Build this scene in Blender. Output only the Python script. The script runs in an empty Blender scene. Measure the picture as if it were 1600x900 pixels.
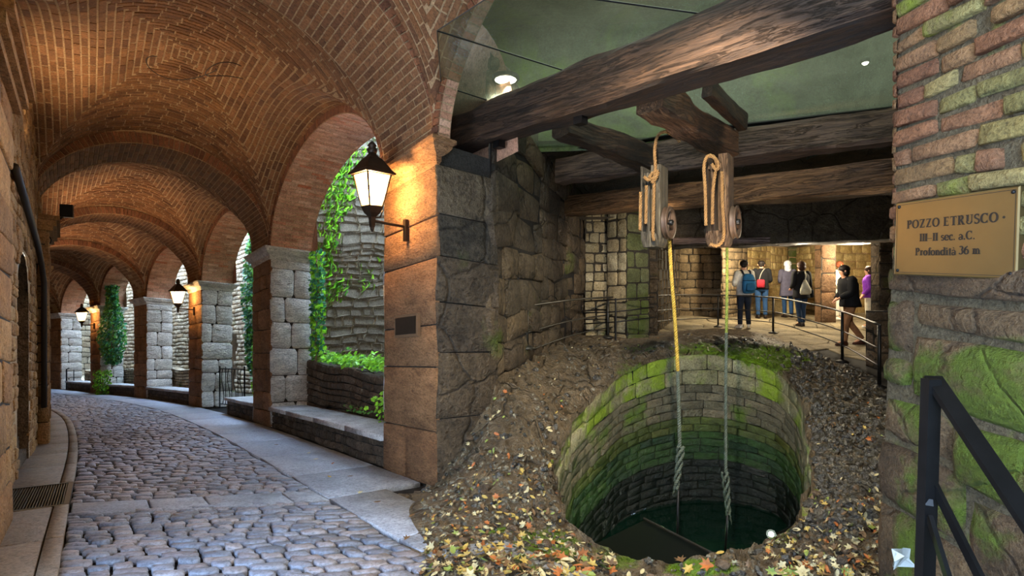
import bpy, math, random
import numpy as np
from mathutils import Vector, Matrix

R = random.Random(11)
SC = bpy.context.scene
COL = SC.collection
F = 800.0          # focal length in pixels of the 1600 px wide frame
CZ = 1.3           # eye height

# ------------------------------------------------------------------ camera, world, light, exposure
cam_d = bpy.data.cameras.new('camera')
cam_d.sensor_width = 36.0
cam_d.lens = 36.0 * F / 1600.0
cam_d.clip_start = 0.05
cam_d.clip_end = 500
cam = bpy.data.objects.new('camera', cam_d)
cam.location = (0, 0, CZ)
cam.rotation_euler = (math.pi / 2, 0, 0)
COL.objects.link(cam)
SC.camera = cam

SC.view_settings.view_transform = 'Standard'
SC.view_settings.look = 'None'
SC.view_settings.gamma = 1.0
SC.view_settings.exposure = 0.42
SC.cycles.max_bounces = 8
SC.cycles.diffuse_bounces = 4
SC.cycles.glossy_bounces = 3
SC.cycles.transmission_bounces = 4
SC.cycles.transparent_max_bounces = 8
SC.cycles.sample_clamp_indirect = 6.0
SC.cycles.caustics_reflective = False
SC.cycles.caustics_refractive = False

world = bpy.data.worlds.new('sky')
world.use_nodes = True
SC.world = world
_bg = world.node_tree.nodes['Background']
_bg.inputs[0].default_value = (0.50, 0.70, 1.0, 1)
_bg.inputs[1].default_value = 15.0


def lamp(name, kind, loc, power, color, size=0.1, target=None, angle=60, blend=0.6, size_y=None):
    d = bpy.data.lights.new(name, kind)
    d.energy = power
    d.color = color
    if kind == 'AREA':
        d.size = size
        if size_y:
            d.shape = 'RECTANGLE'
            d.size_y = size_y
    elif kind == 'SPOT':
        d.spot_size = math.radians(angle)
        d.spot_blend = blend
        d.shadow_soft_size = size
    else:
        d.shadow_soft_size = size
    o = bpy.data.objects.new(name, d)
    o.location = loc
    if target is not None:
        v = Vector(target) - Vector(loc)
        o.rotation_euler = v.to_track_quat('-Z', 'Y').to_euler()
    COL.objects.link(o)
    return o


def at(px, py, d):
    return Vector(((px - 800.0) / F * d, d, CZ + (450.0 - py) / F * d))


WARM = (1.0, 0.62, 0.27)
WHITE = (1.0, 0.88, 0.68)
# added warm fill spots throwing light up into the vault along the passage
lamp('vault_fill', 'SPOT', (-5.6, 6.3, 3.0), 95, (1.0, 0.72, 0.45), 0.4, (-4.3, 7.6, 5.4), 150, 0.9)
lamp('vault_fill', 'SPOT', (-2.3, 2.3, 2.9), 60, (1.0, 0.70, 0.42), 0.3, (-1.6, 4.0, 5.2), 150, 0.9)
lamp('vault_fill', 'SPOT', (-9.6, 11.6, 2.0), 110, (1.0, 0.68, 0.42), 0.2, (-8.5, 12.9, 4.8), 150, 0.9)
lamp('vault_fill', 'SPOT', (-13.6, 15.2, 1.6), 90, (1.0, 0.68, 0.45), 0.2, (-12.9, 16.3, 4.6), 150, 0.9)
lamp('beam_fill', 'SPOT', (2.3, 4.7, 1.3), 55, (1.0, 0.80, 0.58), 0.1, (2.2, 6.6, 3.2), 120, 0.9)  # added fill brightening the back beams from below
# overhead museum spots of the well room, plus added fills
lamp('well_spot', 'SPOT', (0.75, 2.3, 3.1), 900, WHITE, 0.04, at(1100, 600, 7.9), 75, 0.8)
lamp('well_spot', 'SPOT', (2.6, 2.9, 2.75), 240, WHITE, 0.06, (0.3, 4.2, -0.4), 100, 0.9)
lamp('well_spot', 'SPOT', (0.9, 2.2, 3.1), 300, WHITE, 0.06, (-0.2, 4.2, -0.4), 80, 0.9)
lamp('plaque_spot', 'SPOT', (0.2, 1.4, 2.9), 88, (1.0, 0.86, 0.64), 0.08, (2.0, 2.1, 1.5), 95, 0.9)
lamp('beam_fill', 'SPOT', (1.0, 3.4, 1.2), 20, (1.0, 0.84, 0.62), 0.1, (1.2, 4.8, 3.0), 130, 0.9)  # added fill under the long beam, no fixture there
lamp('room_spot', 'SPOT', at(1080, 330, 7.0), 240, WHITE, 0.06, at(960, 430, 10.4), 70, 0.8)
lamp('gallery_lamp', 'POINT', at(1180, 398, 14.5), 280, (1.0, 0.85, 0.58), 0.12)
lamp('gallery_lamp', 'POINT', at(1340, 392, 14.0), 260, (1.0, 0.85, 0.58), 0.12)
lamp('gallery_lamp', 'POINT', at(1255, 398, 11.2), 80, (1.0, 0.84, 0.6), 0.12)
lamp('upper_room_fill', 'AREA', (1.9, 4.4, 5.0), 200, (0.95, 1.0, 0.90), 4.0, (1.9, 4.4, 0), size_y=4.5)  # added broad fill that makes the roof glass look pale green

# ------------------------------------------------------------------ small toolbox


def lin(c):
    out = []
    for v in c[:3]:
        v = v / 255.0
        out.append(v / 12.92 if v <= 0.04045 else ((v + 0.055) / 1.055) ** 2.4)
    return (out[0], out[1], out[2], 1.0)


def tag(o, label=None, cat=None, group=None, kind=None):
    if label:
        o['label'] = label
    if cat:
        o['category'] = cat
    if group:
        o['group'] = group
    if kind:
        o['kind'] = kind
    return o


def empty(name, loc=(0, 0, 0), label=None, cat=None, group=None, kind=None, parent=None):
    o = bpy.data.objects.new(name, None)
    o.location = loc
    o.empty_display_size = 0.1
    COL.objects.link(o)
    if parent:
        o.parent = parent
        o.matrix_parent_inverse = parent_inv(parent)
    return tag(o, label, cat, group, kind)


def world_matrix(o):
    m = o.matrix_basis.copy()
    if o.parent:
        m = world_matrix(o.parent) @ o.matrix_parent_inverse @ m
    return m


def parent_inv(p):
    return world_matrix(p).inverted()


class Geo:
    def __init__(self):
        self.v = []
        self.f = []
        self.m = []

    def add(self, vs, fs, mat=0):
        b = len(self.v)
        self.v.extend([tuple(p) for p in vs])
        for f in fs:
            self.f.append(tuple(i + b for i in f))
            self.m.append(mat)

    def build(self, name, mat, parent=None, smooth=False, kind=None, label=None):
        me = bpy.data.meshes.new(name)
        me.from_pydata(self.v, [], self.f)
        mats = mat if isinstance(mat, (list, tuple)) else [mat]
        for m in mats:
            me.materials.append(m)
        if len(mats) > 1:
            me.polygons.foreach_set('material_index', self.m)
        if smooth:
            me.polygons.foreach_set('use_smooth', [True] * len(me.polygons))
        o = bpy.data.objects.new(name, me)
        COL.objects.link(o)
        if parent is not None:
            o.parent = parent
            o.matrix_parent_inverse = parent_inv(parent)
        if kind:
            o['kind'] = kind
        if label:
            o['label'] = label
        return o

    # shapes -------------------------------------------------------
    def box(self, c, s, rz=0.0, mat=0, m=None):
        x, y, z = s[0] / 2, s[1] / 2, s[2] / 2
        M = m if m is not None else Matrix.Translation(Vector(c)) @ Matrix.Rotation(rz, 4, 'Z')
        vs = [M @ Vector(p) for p in ((-x, -y, -z), (x, -y, -z), (x, y, -z), (-x, y, -z),
                                      (-x, -y, z), (x, -y, z), (x, y, z), (-x, y, z))]
        self.add(vs, [(0, 3, 2, 1), (4, 5, 6, 7), (0, 1, 5, 4), (1, 2, 6, 5), (2, 3, 7, 6), (3, 0, 4, 7)], mat)

    def hexa(self, p8, mat=0):
        self.add(p8, [(0, 3, 2, 1), (4, 5, 6, 7), (0, 1, 5, 4), (1, 2, 6, 5), (2, 3, 7, 6), (3, 0, 4, 7)], mat)

    def tube(self, path, r, n=8, cap=True, mat=0, closed=False):
        P = [Vector(p) for p in path]
        k = len(P)
        rr = r if isinstance(r, (list, tuple)) else [r] * k
        T = []
        for i in range(k):
            a = P[(i - 1) % k] if closed else P[max(i - 1, 0)]
            b = P[(i + 1) % k] if closed else P[min(i + 1, k - 1)]
            t = (b - a)
            T.append(t.normalized() if t.length > 1e-9 else Vector((0, 0, 1)))
        up = Vector((0, 0, 1)) if abs(T[0].z) < 0.9 else Vector((1, 0, 0))
        N = (up - T[0] * up.dot(T[0])).normalized()
        vs = []
        for i in range(k):
            N = (N - T[i] * N.dot(T[i]))
            N = N.normalized() if N.length > 1e-6 else T[i].orthogonal().normalized()
            B = T[i].cross(N)
            for j in range(n):
                a = 2 * math.pi * j / n
                vs.append(P[i] + (N * math.cos(a) + B * math.sin(a)) * rr[i])
        fs = []
        for i in range(k if closed else k - 1):
            i2 = (i + 1) % k
            for j in range(n):
                fs.append((i * n + j, i * n + (j + 1) % n, i2 * n + (j + 1) % n, i2 * n + j))
        if cap and not closed:
            fs.append(tuple(range(n - 1, -1, -1)))
            fs.append(tuple((k - 1) * n + j for j in range(n)))
        self.add(vs, fs, mat)

    def lathe(self, c, prof, n=16, axis=None, mat=0):
        """prof: list of (r, z) from bottom to top about the vertical (or given) axis at c"""
        M = Matrix.Translation(Vector(c))
        if axis is not None:
            M = M @ Vector(axis).to_track_quat('Z', 'Y').to_matrix().to_4x4()
        vs = []
        for r, z in prof:
            for j in range(n):
                a = 2 * math.pi * j / n
                vs.append(M @ Vector((r * math.cos(a), r * math.sin(a), z)))
        fs = []
        for i in range(len(prof) - 1):
            for j in range(n):
                fs.append((i * n + j, i * n + (j + 1) % n, (i + 1) * n + (j + 1) % n, (i + 1) * n + j))
        fs.append(tuple(range(n - 1, -1, -1)))
        fs.append(tuple((len(prof) - 1) * n + j for j in range(n)))
        self.add(vs, fs, mat)

    def ball(self, c, r, n=12, k=8, M=None, mat=0, fn=None):
        rx, ry, rz = r if isinstance(r, (tuple, list)) else (r, r, r)
        vs = []
        for i in range(k + 1):
            th = math.pi * i / k
            for j in range(n):
                a = 2 * math.pi * j / n
                p = Vector((math.sin(th) * math.cos(a), math.sin(th) * math.sin(a), math.cos(th)))
                q = Vector((p.x * rx, p.y * ry, p.z * rz))
                if fn:
                    q = fn(q, p)
                if M is not None:
                    q = M @ q
                vs.append(q + Vector(c))
        fs = []
        for i in range(k):
            for j in range(n):
                fs.append((i * n + j, (i + 1) * n + j, (i + 1) * n + (j + 1) % n, i * n + (j + 1) % n))
        self.add(vs, fs, mat)


# ------------------------------------------------------------------ materials
MATS = {}


def mat_new(name):
    m = bpy.data.materials.new(name)
    m.use_nodes = True
    nt = m.node_tree
    nt.nodes.clear()
    out = nt.nodes.new('ShaderNodeOutputMaterial')
    b = nt.nodes.new('ShaderNodeBsdfPrincipled')
    nt.links.new(b.outputs[0], out.inputs[0])
    MATS[name] = m
    return m, nt, b, out


def N(nt, kind, **kw):
    n = nt.nodes.new(kind)
    for k, v in kw.items():
        setattr(n, k, v)
    return n


def math_n(nt, op, a, b=None, clamp=False):
    n = N(nt, 'ShaderNodeMath', operation=op, use_clamp=clamp)
    for i, x in enumerate((a, b)):
        if x is None:
            continue
        if isinstance(x, (int, float)):
            n.inputs[i].default_value = x
        else:
            nt.links.new(x, n.inputs[i])
    return n.outputs[0]


def mixc(nt, fac, a, b, mode='MIX'):
    n = N(nt, 'ShaderNodeMix', data_type='RGBA', blend_type=mode)
    for i, x in ((0, fac), (6, a), (7, b)):
        if isinstance(x, (int, float)):
            n.inputs[i].default_value = x
        elif isinstance(x, tuple):
            n.inputs[i].default_value = x
        else:
            nt.links.new(x, n.inputs[i])
    return n.outputs[2]


def noise(nt, vec, scale, detail=4, rough=0.6, dist=0.0):
    n = N(nt, 'ShaderNodeTexNoise')
    n.inputs['Scale'].default_value = scale
    n.inputs['Detail'].default_value = detail
    n.inputs['Roughness'].default_value = rough
    n.inputs['Distortion'].default_value = dist
    nt.links.new(vec, n.inputs['Vector'])
    return n.outputs[0]


def ramp(nt, fac, stops, interp='LINEAR'):
    n = N(nt, 'ShaderNodeValToRGB')
    n.color_ramp.interpolation = interp
    e = n.color_ramp.elements
    while len(e) < len(stops):
        e.new(0.5)
    for i, (p, c) in enumerate(stops):
        e[i].position = p
        e[i].color = c if len(c) == 4 else (*c, 1)
    nt.links.new(fac, n.inputs[0])
    return n.outputs[0]


def g1(v):
    return (v, v, v, 1)


def stone(name, cols, ns=5.0, bump=0.5, bd=0.02, rough=0.85, moss=0.0, moss_col=(88, 108, 30), moss_s=1.3, grain=45,
          stretch=None, dirt=0.35, spec=0.3, attr=None, rrange=None, cracks=0.0):
    """procedural masonry: one tone per piece, soft mottling, pits and optional moss"""
    m, nt, b, out = mat_new(name)
    geo = N(nt, 'ShaderNodeNewGeometry')
    oi = N(nt, 'ShaderNodeObjectInfo')
    pos = geo.outputs['Position']
    if stretch:
        mp = N(nt, 'ShaderNodeMapping')
        mp.inputs['Scale'].default_value = stretch
        nt.links.new(pos, mp.inputs[0])
        pos = mp.outputs[0]
    r = math_n(nt, 'FRACT', math_n(nt, 'ADD', oi.outputs['Random'], geo.outputs['Random Per Island']))
    cs = [lin(c) for c in cols]
    if len(cs) == 1:
        cs = cs * 2
    k = len(cs)
    base = ramp(nt, r, [(i / max(1, k - 1), c) for i, c in enumerate(cs)])
    n1 = noise(nt, pos, ns, 5, 0.65, 0.3)
    tone = ramp(nt, n1, [(0.28, g1(1 - dirt)), (0.72, g1(1.0 + dirt * 0.45))])
    col = mixc(nt, 1.0, base, tone, 'MULTIPLY')
    n2 = noise(nt, pos, grain, 4, 0.7)
    speck = ramp(nt, n2, [(0.34, g1(0.42)), (0.50, g1(1.0)), (0.68, g1(1.25))])
    col = mixc(nt, 0.8, col, speck, 'MULTIPLY')
    n5 = noise(nt, pos, ns * 4.5, 5, 0.7, 0.5)
    col = mixc(nt, 0.8, col, ramp(nt, n5, [(0.3, g1(0.5)), (0.47, g1(0.95)), (0.75, g1(1.25))]), 'MULTIPLY')
    h = math_n(nt, 'ADD', math_n(nt, 'ADD', math_n(nt, 'MULTIPLY', n1, 1.5), math_n(nt, 'MULTIPLY', n5, 0.9)), math_n(nt, 'MULTIPLY', n2, 0.45))
    if cracks:
        vo = N(nt, 'ShaderNodeTexVoronoi', feature='DISTANCE_TO_EDGE')
        vo.inputs['Scale'].default_value = cracks
        wv = N(nt, 'ShaderNodeMixRGB')
        wv.inputs[0].default_value = 0.22
        nz = N(nt, 'ShaderNodeTexNoise')
        nz.inputs['Scale'].default_value = 2.5
        nz.inputs['Detail'].default_value = 4
        nt.links.new(pos, nz.inputs['Vector'])
        nt.links.new(pos, wv.inputs[1])
        nt.links.new(nz.outputs['Color'], wv.inputs[2])
        nt.links.new(wv.outputs[0], vo.inputs['Vector'])
        ck = ramp(nt, vo.outputs['Distance'], [(0.0, g1(0.0)), (0.03, g1(1.0))])
        col = mixc(nt, 0.42, col, ck, 'MULTIPLY')
        h = math_n(nt, 'ADD', h, math_n(nt, 'MULTIPLY', ck, 0.5))
    if moss > 0 or attr:
        n3 = noise(nt, geo.outputs['Position'], moss_s, 5, 0.6, 0.4)
        if attr:
            at_n = N(nt, 'ShaderNodeAttribute', attribute_name=attr)
            mm = math_n(nt, 'MULTIPLY', math_n(nt, 'SUBTRACT', math_n(nt, 'ADD', at_n.outputs['Fac'], math_n(nt, 'MULTIPLY', n3, 0.9)), 0.85), 5.0, True)
        else:
            lo = 0.72 - 0.35 * moss
            mm = ramp(nt, n3, [(lo, g1(0)), (min(0.99, lo + 0.12), g1(1))])
            mm = math_n(nt, 'MULTIPLY', mm, 0.9)
        mc = lin(moss_col)
        n4 = noise(nt, geo.outputs['Position'], 30, 3, 0.6)
        mcol = mixc(nt, n4, (mc[0] * 0.45, mc[1] * 0.45, mc[2] * 0.5, 1), (mc[0] * 1.5, mc[1] * 1.45, mc[2] * 1.1, 1))
        col = mixc(nt, mm, col, mcol)
    bp = N(nt, 'ShaderNodeBump')
    bp.inputs['Strength'].default_value = bump
    bp.inputs['Distance'].default_value = bd * 2.4
    nt.links.new(h, bp.inputs['Height'])
    nt.links.new(bp.outputs[0], b.inputs['Normal'])
    nt.links.new(col, b.inputs['Base Color'])
    if rrange:
        nt.links.new(ramp(nt, n1, [(0.35, g1(rrange[0])), (0.65, g1(rrange[1]))]), b.inputs['Roughness'])
    else:
        b.inputs['Roughness'].default_value = rough
    b.inputs['Specular IOR Level'].default_value = spec
    return m


def simple(name, c, rough=0.6, metal=0.0, emit=None, es=0.0, var=0.15, scale=12, bump=0.0, spec=0.4):
    m, nt, b, out = mat_new(name)
    geo = N(nt, 'ShaderNodeNewGeometry')
    n1 = noise(nt, geo.outputs['Position'], scale, 4)
    c = lin(c)
    lo = tuple(x * (1 - var) for x in c[:3]) + (1,)
    hi = tuple(min(1, x * (1 + var)) for x in c[:3]) + (1,)
    nt.links.new(ramp(nt, n1, [(0.3, lo), (0.7, hi)]), b.inputs['Base Color'])
    b.inputs['Roughness'].default_value = rough
    b.inputs['Metallic'].default_value = metal
    b.inputs['Specular IOR Level'].default_value = spec
    if emit:
        b.inputs['Emission Color'].default_value = lin(emit)
        b.inputs['Emission Strength'].default_value = es
    if bump:
        bp = N(nt, 'ShaderNodeBump')
        bp.inputs['Strength'].default_value = bump
        bp.inputs['Distance'].default_value = 0.01
        nt.links.new(n1, bp.inputs['Height'])
        nt.links.new(bp.outputs[0], b.inputs['Normal'])
    return m


def wood(name, cols, axis, rough=0.7):
    """grain stretched along a world direction"""
    m, nt, b, out = mat_new(name)
    tc = N(nt, 'ShaderNodeTexCoord')
    mp = N(nt, 'ShaderNodeMapping')
    nt.links.new(tc.outputs['Object'], mp.inputs[0])
    mp.inputs['Rotation'].default_value = (0, 0, -math.atan2(axis[1], axis[0]))
    mp2 = N(nt, 'ShaderNodeMapping')
    nt.links.new(mp.outputs[0], mp2.inputs[0])
    mp2.inputs['Scale'].default_value = (0.9, 9.0, 9.0) if len(axis) == 2 else (9, 9, 0.9)
    n1 = noise(nt, mp2.outputs[0], 2.2, 6, 0.65, 0.6)
    n2 = noise(nt, mp2.outputs[0], 9.0, 4, 0.7, 0.2)
    n3 = noise(nt, tc.outputs['Object'], 1.6, 3)
    cs = [lin(c) for c in cols]
    col = ramp(nt, n1, [(0.25 + 0.5 * i / (len(cs) - 1), c) for i, c in enumerate(cs)])
    col = mixc(nt, 0.7, col, ramp(nt, n2, [(0.35, g1(0.45)), (0.6, g1(1.1))]), 'MULTIPLY')
    col = mixc(nt, 0.6, col, ramp(nt, n3, [(0.3, g1(0.6)), (0.7, g1(1.35))]), 'MULTIPLY')
    mp3 = N(nt, 'ShaderNodeMapping')
    nt.links.new(mp.outputs[0], mp3.inputs[0])
    mp3.inputs['Scale'].default_value = (0.55, 7.0, 7.0) if len(axis) == 2 else (7, 7, 0.55)
    n4 = noise(nt, mp3.outputs[0], 1.6, 8, 0.75, 1.2)
    ck = ramp(nt, math_n(nt, 'ABSOLUTE', math_n(nt, 'SUBTRACT', n4, 0.5)), [(0.0, g1(0.12)), (0.022, g1(1.0))])
    col = mixc(nt, 0.9, col, ck, 'MULTIPLY')
    n1 = math_n(nt, 'ADD', n1, ck)
    bp = N(nt, 'ShaderNodeBump')
    bp.inputs['Strength'].default_value = 0.8
    bp.inputs['Distance'].default_value = 0.015
    nt.links.new(math_n(nt, 'ADD', n1, n2), bp.inputs['Height'])
    nt.links.new(bp.outputs[0], b.inputs['Normal'])
    nt.links.new(col, b.inputs['Base Color'])
    b.inputs['Roughness'].default_value = rough
    b.inputs['Specular IOR Level'].default_value = 0.3
    return m


M_BRICK = stone('vault_brick', [(118, 80, 50), (136, 94, 58), (102, 68, 44), (148, 104, 68), (112, 76, 48)], ns=2.0, bump=0.35, bd=0.01, dirt=0.3)
M_BRICKD = stone('ring_brick', [(118, 76, 52), (138, 90, 60), (102, 66, 46)], ns=4.0, bump=0.35, bd=0.01, dirt=0.3)
M_BRICKL = stone('arch_soffit_brick', [(176, 124, 92), (196, 146, 114), (160, 112, 84), (204, 160, 130), (180, 104, 66)], ns=2.0, bump=0.3, bd=0.01, dirt=0.25)
M_MORTAR = stone('lime_mortar', [(166, 136, 100)], ns=6, bump=0.4, bd=0.01, dirt=.2)
M_MORTARC = stone('court_mortar', [(128, 116, 96)], ns=6, bump=.5, bd=.02)
M_MORTARG = stone('grey_mortar', [(50, 44, 36)], ns=6, bump=0.5, bd=0.02)
M_PIERN = stone('travertine_daylit', [(226, 216, 200), (212, 202, 186), (232, 224, 210), (200, 190, 172)], ns=3.0, bump=0.9, bd=0.025, dirt=0.4, moss=0.25, moss_col=(120, 132, 92), grain=30, stretch=(1, 1, 2.5))  # paler copy for daylit pier faces, daylight put into the tone
M_PIERB = stone('travertine_shaded', [(168, 122, 80), (150, 106, 70), (182, 134, 92)], ns=3.0, bump=0.9, bd=0.025, dirt=0.45, grain=28, stretch=(1, 1, 2.5))  # browner copy of the pier stone, lack of daylight put into the tone
M_WALLL = stone('ochre_rubble', [(178, 134, 84), (160, 118, 74), (192, 150, 98), (146, 110, 70)], ns=4.0, bump=0.8, bd=0.025, dirt=0.4)
M_COBBLE = stone('cobble', [(112, 118, 134), (132, 136, 150), (98, 104, 118), (146, 140, 144), (124, 120, 128)], ns=7.0, bump=0.35, bd=0.008, dirt=0.3, spec=0.55, rrange=(0.3, 0.55))
M_JOINT = stone('joint_dirt', [(34, 30, 28)], ns=8, bump=0.6, bd=0.01)
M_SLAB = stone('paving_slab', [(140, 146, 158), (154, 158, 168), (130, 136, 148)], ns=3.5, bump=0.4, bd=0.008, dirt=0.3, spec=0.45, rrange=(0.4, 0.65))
M_SLABB = stone('paving_slab_brown', [(128, 112, 96), (116, 104, 92)], ns=3.5, bump=0.4, bd=0.008, dirt=0.3, rrange=(0.45, 0.7))
M_BENCHT = stone('bench_top', [(176, 174, 172), (162, 162, 160)], ns=3, bump=0.5, bd=0.01, dirt=0.35)
M_BENCHF = stone('bench_rubble', [(112, 92, 72), (92, 78, 62), (126, 104, 82), (82, 72, 60)], ns=5, bump=0.9, bd=0.03, dirt=0.5)
M_COURT = stone('court_rubble', [(200, 180, 146), (172, 156, 128), (214, 198, 166), (148, 132, 106), (202, 176, 136)], ns=4, bump=0.9, bd=0.03, dirt=0.45, moss=0.2, moss_col=(92, 116, 50))
M_COURTB = stone('court_brick', [(176, 128, 98), (190, 146, 116), (160, 116, 90)], ns=3, bump=0.4, bd=0.01)
M_ROCKW = stone('dark_wall_block', [(112, 94, 72), (94, 80, 64), (128, 108, 82), (86, 76, 62)], cracks=1.6, ns=3.2, bump=1.0, bd=0.05, dirt=0.55, moss=0.38, moss_col=(84, 100, 36), moss_s=0.9, grain=26)
M_ROCKC = stone('dark_ceiling_rock', [(124, 106, 82)], cracks=1.8, ns=3.5, bump=1.0, bd=0.08, dirt=0.6, spec=0.5, rough=0.55)
M_PALE = stone('pale_room_stone', [(186, 168, 132), (168, 150, 116), (150, 138, 108), (196, 182, 150)], ns=4, bump=0.8, bd=0.03, dirt=0.45, moss=0.3, moss_col=(110, 128, 44))
M_GREENP = stone('mossy_room_stone', [(110, 112, 74), (96, 104, 62), (120, 118, 84)], ns=4, bump=0.8, bd=0.03, dirt=0.5, moss=0.6, moss_col=(84, 98, 44))
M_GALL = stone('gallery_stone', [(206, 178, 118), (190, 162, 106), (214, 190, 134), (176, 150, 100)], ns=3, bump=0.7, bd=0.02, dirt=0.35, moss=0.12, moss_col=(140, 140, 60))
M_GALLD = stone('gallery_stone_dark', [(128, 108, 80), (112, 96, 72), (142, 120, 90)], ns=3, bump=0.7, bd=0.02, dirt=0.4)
M_COLB = stone('gallery_column', [(122, 92, 64), (106, 80, 58), (134, 104, 76)], ns=3, bump=0.8, bd=0.03, dirt=0.5)
M_FLAG = stone('flagstone', [(140, 126, 100), (126, 114, 92), (152, 138, 110), (112, 102, 84)], ns=3, bump=0.4, bd=0.01, dirt=0.35)
M_PILB = stone('pillar_brick_red', [(140, 96, 66), (122, 82, 58), (148, 110, 76), (132, 104, 66)], ns=7, bump=1.0, bd=0.012, dirt=0.45, grain=70, moss=0.25, moss_col=(140, 132, 50), moss_s=2.5)
M_PILG = stone('pillar_brick_green', [(142, 126, 76), (120, 114, 68), (150, 132, 84), (112, 110, 64)], ns=7, bump=1.0, bd=0.012, dirt=0.4, grain=70, moss=0.45, moss_col=(120, 134, 46), moss_s=2.8)
M_PILM = stone('pillar_mortar', [(106, 95, 72)], ns=9, bump=1.0, bd=0.02, dirt=0.4, moss=0.35, moss_col=(128, 134, 64), moss_s=3.0, grain=60)
M_PILS = stone('pillar_block', [(118, 94, 66), (106, 84, 60), (128, 104, 74)], cracks=2.6, ns=5, bump=1.0, bd=0.03, dirt=0.55, grain=55, moss=0.72, moss_col=(92, 112, 32), moss_s=2.3)
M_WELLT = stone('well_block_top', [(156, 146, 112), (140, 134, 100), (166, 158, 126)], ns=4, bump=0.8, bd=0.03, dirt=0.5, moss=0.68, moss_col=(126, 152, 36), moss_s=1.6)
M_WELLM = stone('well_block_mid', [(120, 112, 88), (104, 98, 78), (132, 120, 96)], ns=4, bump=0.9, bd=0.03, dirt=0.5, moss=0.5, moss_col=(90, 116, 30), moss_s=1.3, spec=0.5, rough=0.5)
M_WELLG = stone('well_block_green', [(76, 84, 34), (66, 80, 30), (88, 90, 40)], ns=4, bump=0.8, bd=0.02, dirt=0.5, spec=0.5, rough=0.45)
M_WELLK = stone('well_block_shade', [(8, 20, 12), (6, 16, 12), (10, 24, 12)], ns=4, bump=0.8, bd=0.02, dirt=0.5, spec=0.6, rough=0.35)  # near-black puts the darkness of the shaft bottom into the stone colour
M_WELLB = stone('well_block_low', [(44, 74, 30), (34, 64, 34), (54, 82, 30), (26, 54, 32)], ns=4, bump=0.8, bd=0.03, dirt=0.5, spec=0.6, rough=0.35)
M_ROCK = stone('well_mound_rock', [(134, 114, 86)], cracks=2.2, ns=3.0, bump=1.0, bd=0.09, dirt=0.6, grain=22, attr='moss', moss_col=(110, 140, 28), moss_s=6, spec=0.5, rough=0.6, rrange=(0.35, 0.75))
M_IRON = simple('black_iron', (26, 25, 25), 0.45, 0.6, var=0.3)
M_STEEL = simple('grey_steel', (62, 60, 56), 0.45, 0.6, var=0.2)
M_BRASS = simple('brass', (104, 86, 52), 0.40, 0.65, var=0.12, scale=3, bump=0.05)
M_INK = simple('black_letter', (14, 12, 10), 0.5)
M_LANT = simple('lantern_metal', (52, 40, 28), 0.5, 0.6, var=0.25)
M_GLOW = simple('lit_glass', (255, 214, 150), 0.3, 0, emit=(255, 205, 130), es=14.0)
M_ROPE = stone('hemp_rope', [(138, 104, 62), (122, 90, 52)], ns=20, bump=0.5, bd=0.004, grain=200)
M_ROPEY = stone('yellow_rope', [(176, 148, 60), (160, 130, 50)], ns=20, bump=0.5, bd=0.004, grain=200)
M_ROPEG = stone('green_rope', [(128, 136, 58), (112, 124, 52)], ns=10, bump=0.5, bd=0.004, grain=200)
M_ROPEW = stone('wet_rope', [(86, 92, 78), (70, 78, 66)], ns=10, bump=0.5, bd=0.004, grain=200)
M_PIPE = simple('wall_conduit', (40, 32, 24), 0.6)
M_SOIL = stone('soil', [(74, 62, 44)], ns=6, bump=0.9, bd=0.04, moss=0.5, moss_col=(84, 110, 36))

# ------------------------------------------------------------------ masonry engine


def in_view(p):
    y = p[1]
    if y < 0.4:
        return False
    px = 800 + F * p[0] / y
    py = 450 - F * (p[2] - CZ) / y
    return -15 < px < 1615 and -15 < py < 915


def warp(u, v, a, k=1.0, ph=0.0):
    return (u + a * math.sin(v * 5.1 * k + ph) * math.cos(u * 3.3 * k + ph * 2),
            v + a * math.sin(u * 4.3 * k + 1.7 + ph) * math.cos(v * 2.9 * k + ph))


def piece(S, poly, w0, w1, bev, dome=0.0, rough=0.0, rnd=R):
    """one stone: poly in surface coordinates, raised from w0 to w1 with a rounded edge"""
    n = len(poly)
    cu = sum(p[0] for p in poly) / n
    cv = sum(p[1] for p in poly) / n
    c3 = Vector(S(cu, cv, w1))
    base = [S(u, v, w0) for u, v in poly]
    e = []
    ins = []
    for u, v in poly:
        q = Vector(S(u, v, w1 - bev * 0.8 + rnd.uniform(-rough, rough) * 0.5))
        L = (q - c3).length
        k = max(0.3, 1 - 1.5 * bev / max(L, 1e-4))
        uu = cu + (u - cu) * k
        vv = cv + (v - cv) * k
        e.append(q)
        ins.append(S(uu, vv, w1 + rnd.uniform(-rough, rough)))
    vs = base + e + ins
    fs = []
    for i in range(n):
        j = (i + 1) % n
        fs.append((i, j, n + j, n + i))
        fs.append((n + i, n + j, 2 * n + j, 2 * n + i))
    if dome or n > 4:
        vs.append(S(cu, cv, w1 + dome))
        for i in range(n):
            fs.append((2 * n + i, 2 * n + (i + 1) % n, 3 * n))
    else:
        fs.append(tuple(range(2 * n, 3 * n)))
    return vs, fs


def octo(u0, u1, v0, v1, j, rnd=R, k=0.085):
    """irregular rounded block outline"""
    du, dv = u1 - u0, v1 - v0
    ku = k * min(1.0, 1.6 * dv / max(du, 1e-6)) if du < 3 * dv + 1 else k
    kv = k * 1.5
    pts = [(u0 + du * ku, v0), (u1 - du * ku, v0), (u1, v0 + dv * kv), (u1, v1 - dv * kv),
           (u1 - du * ku, v1), (u0 + du * ku, v1), (u0, v1 - dv * kv), (u0, v0 + dv * kv)]
    return [(u + rnd.uniform(-j, j), v + rnd.uniform(-j, j)) for u, v in pts]


def quad(u0, u1, v0, v1, j, rnd=R):
    return [(u + rnd.uniform(-j, j), v + rnd.uniform(-j, j)) for u, v in ((u0, v0), (u1, v0), (u1, v1), (u0, v1))]


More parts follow.
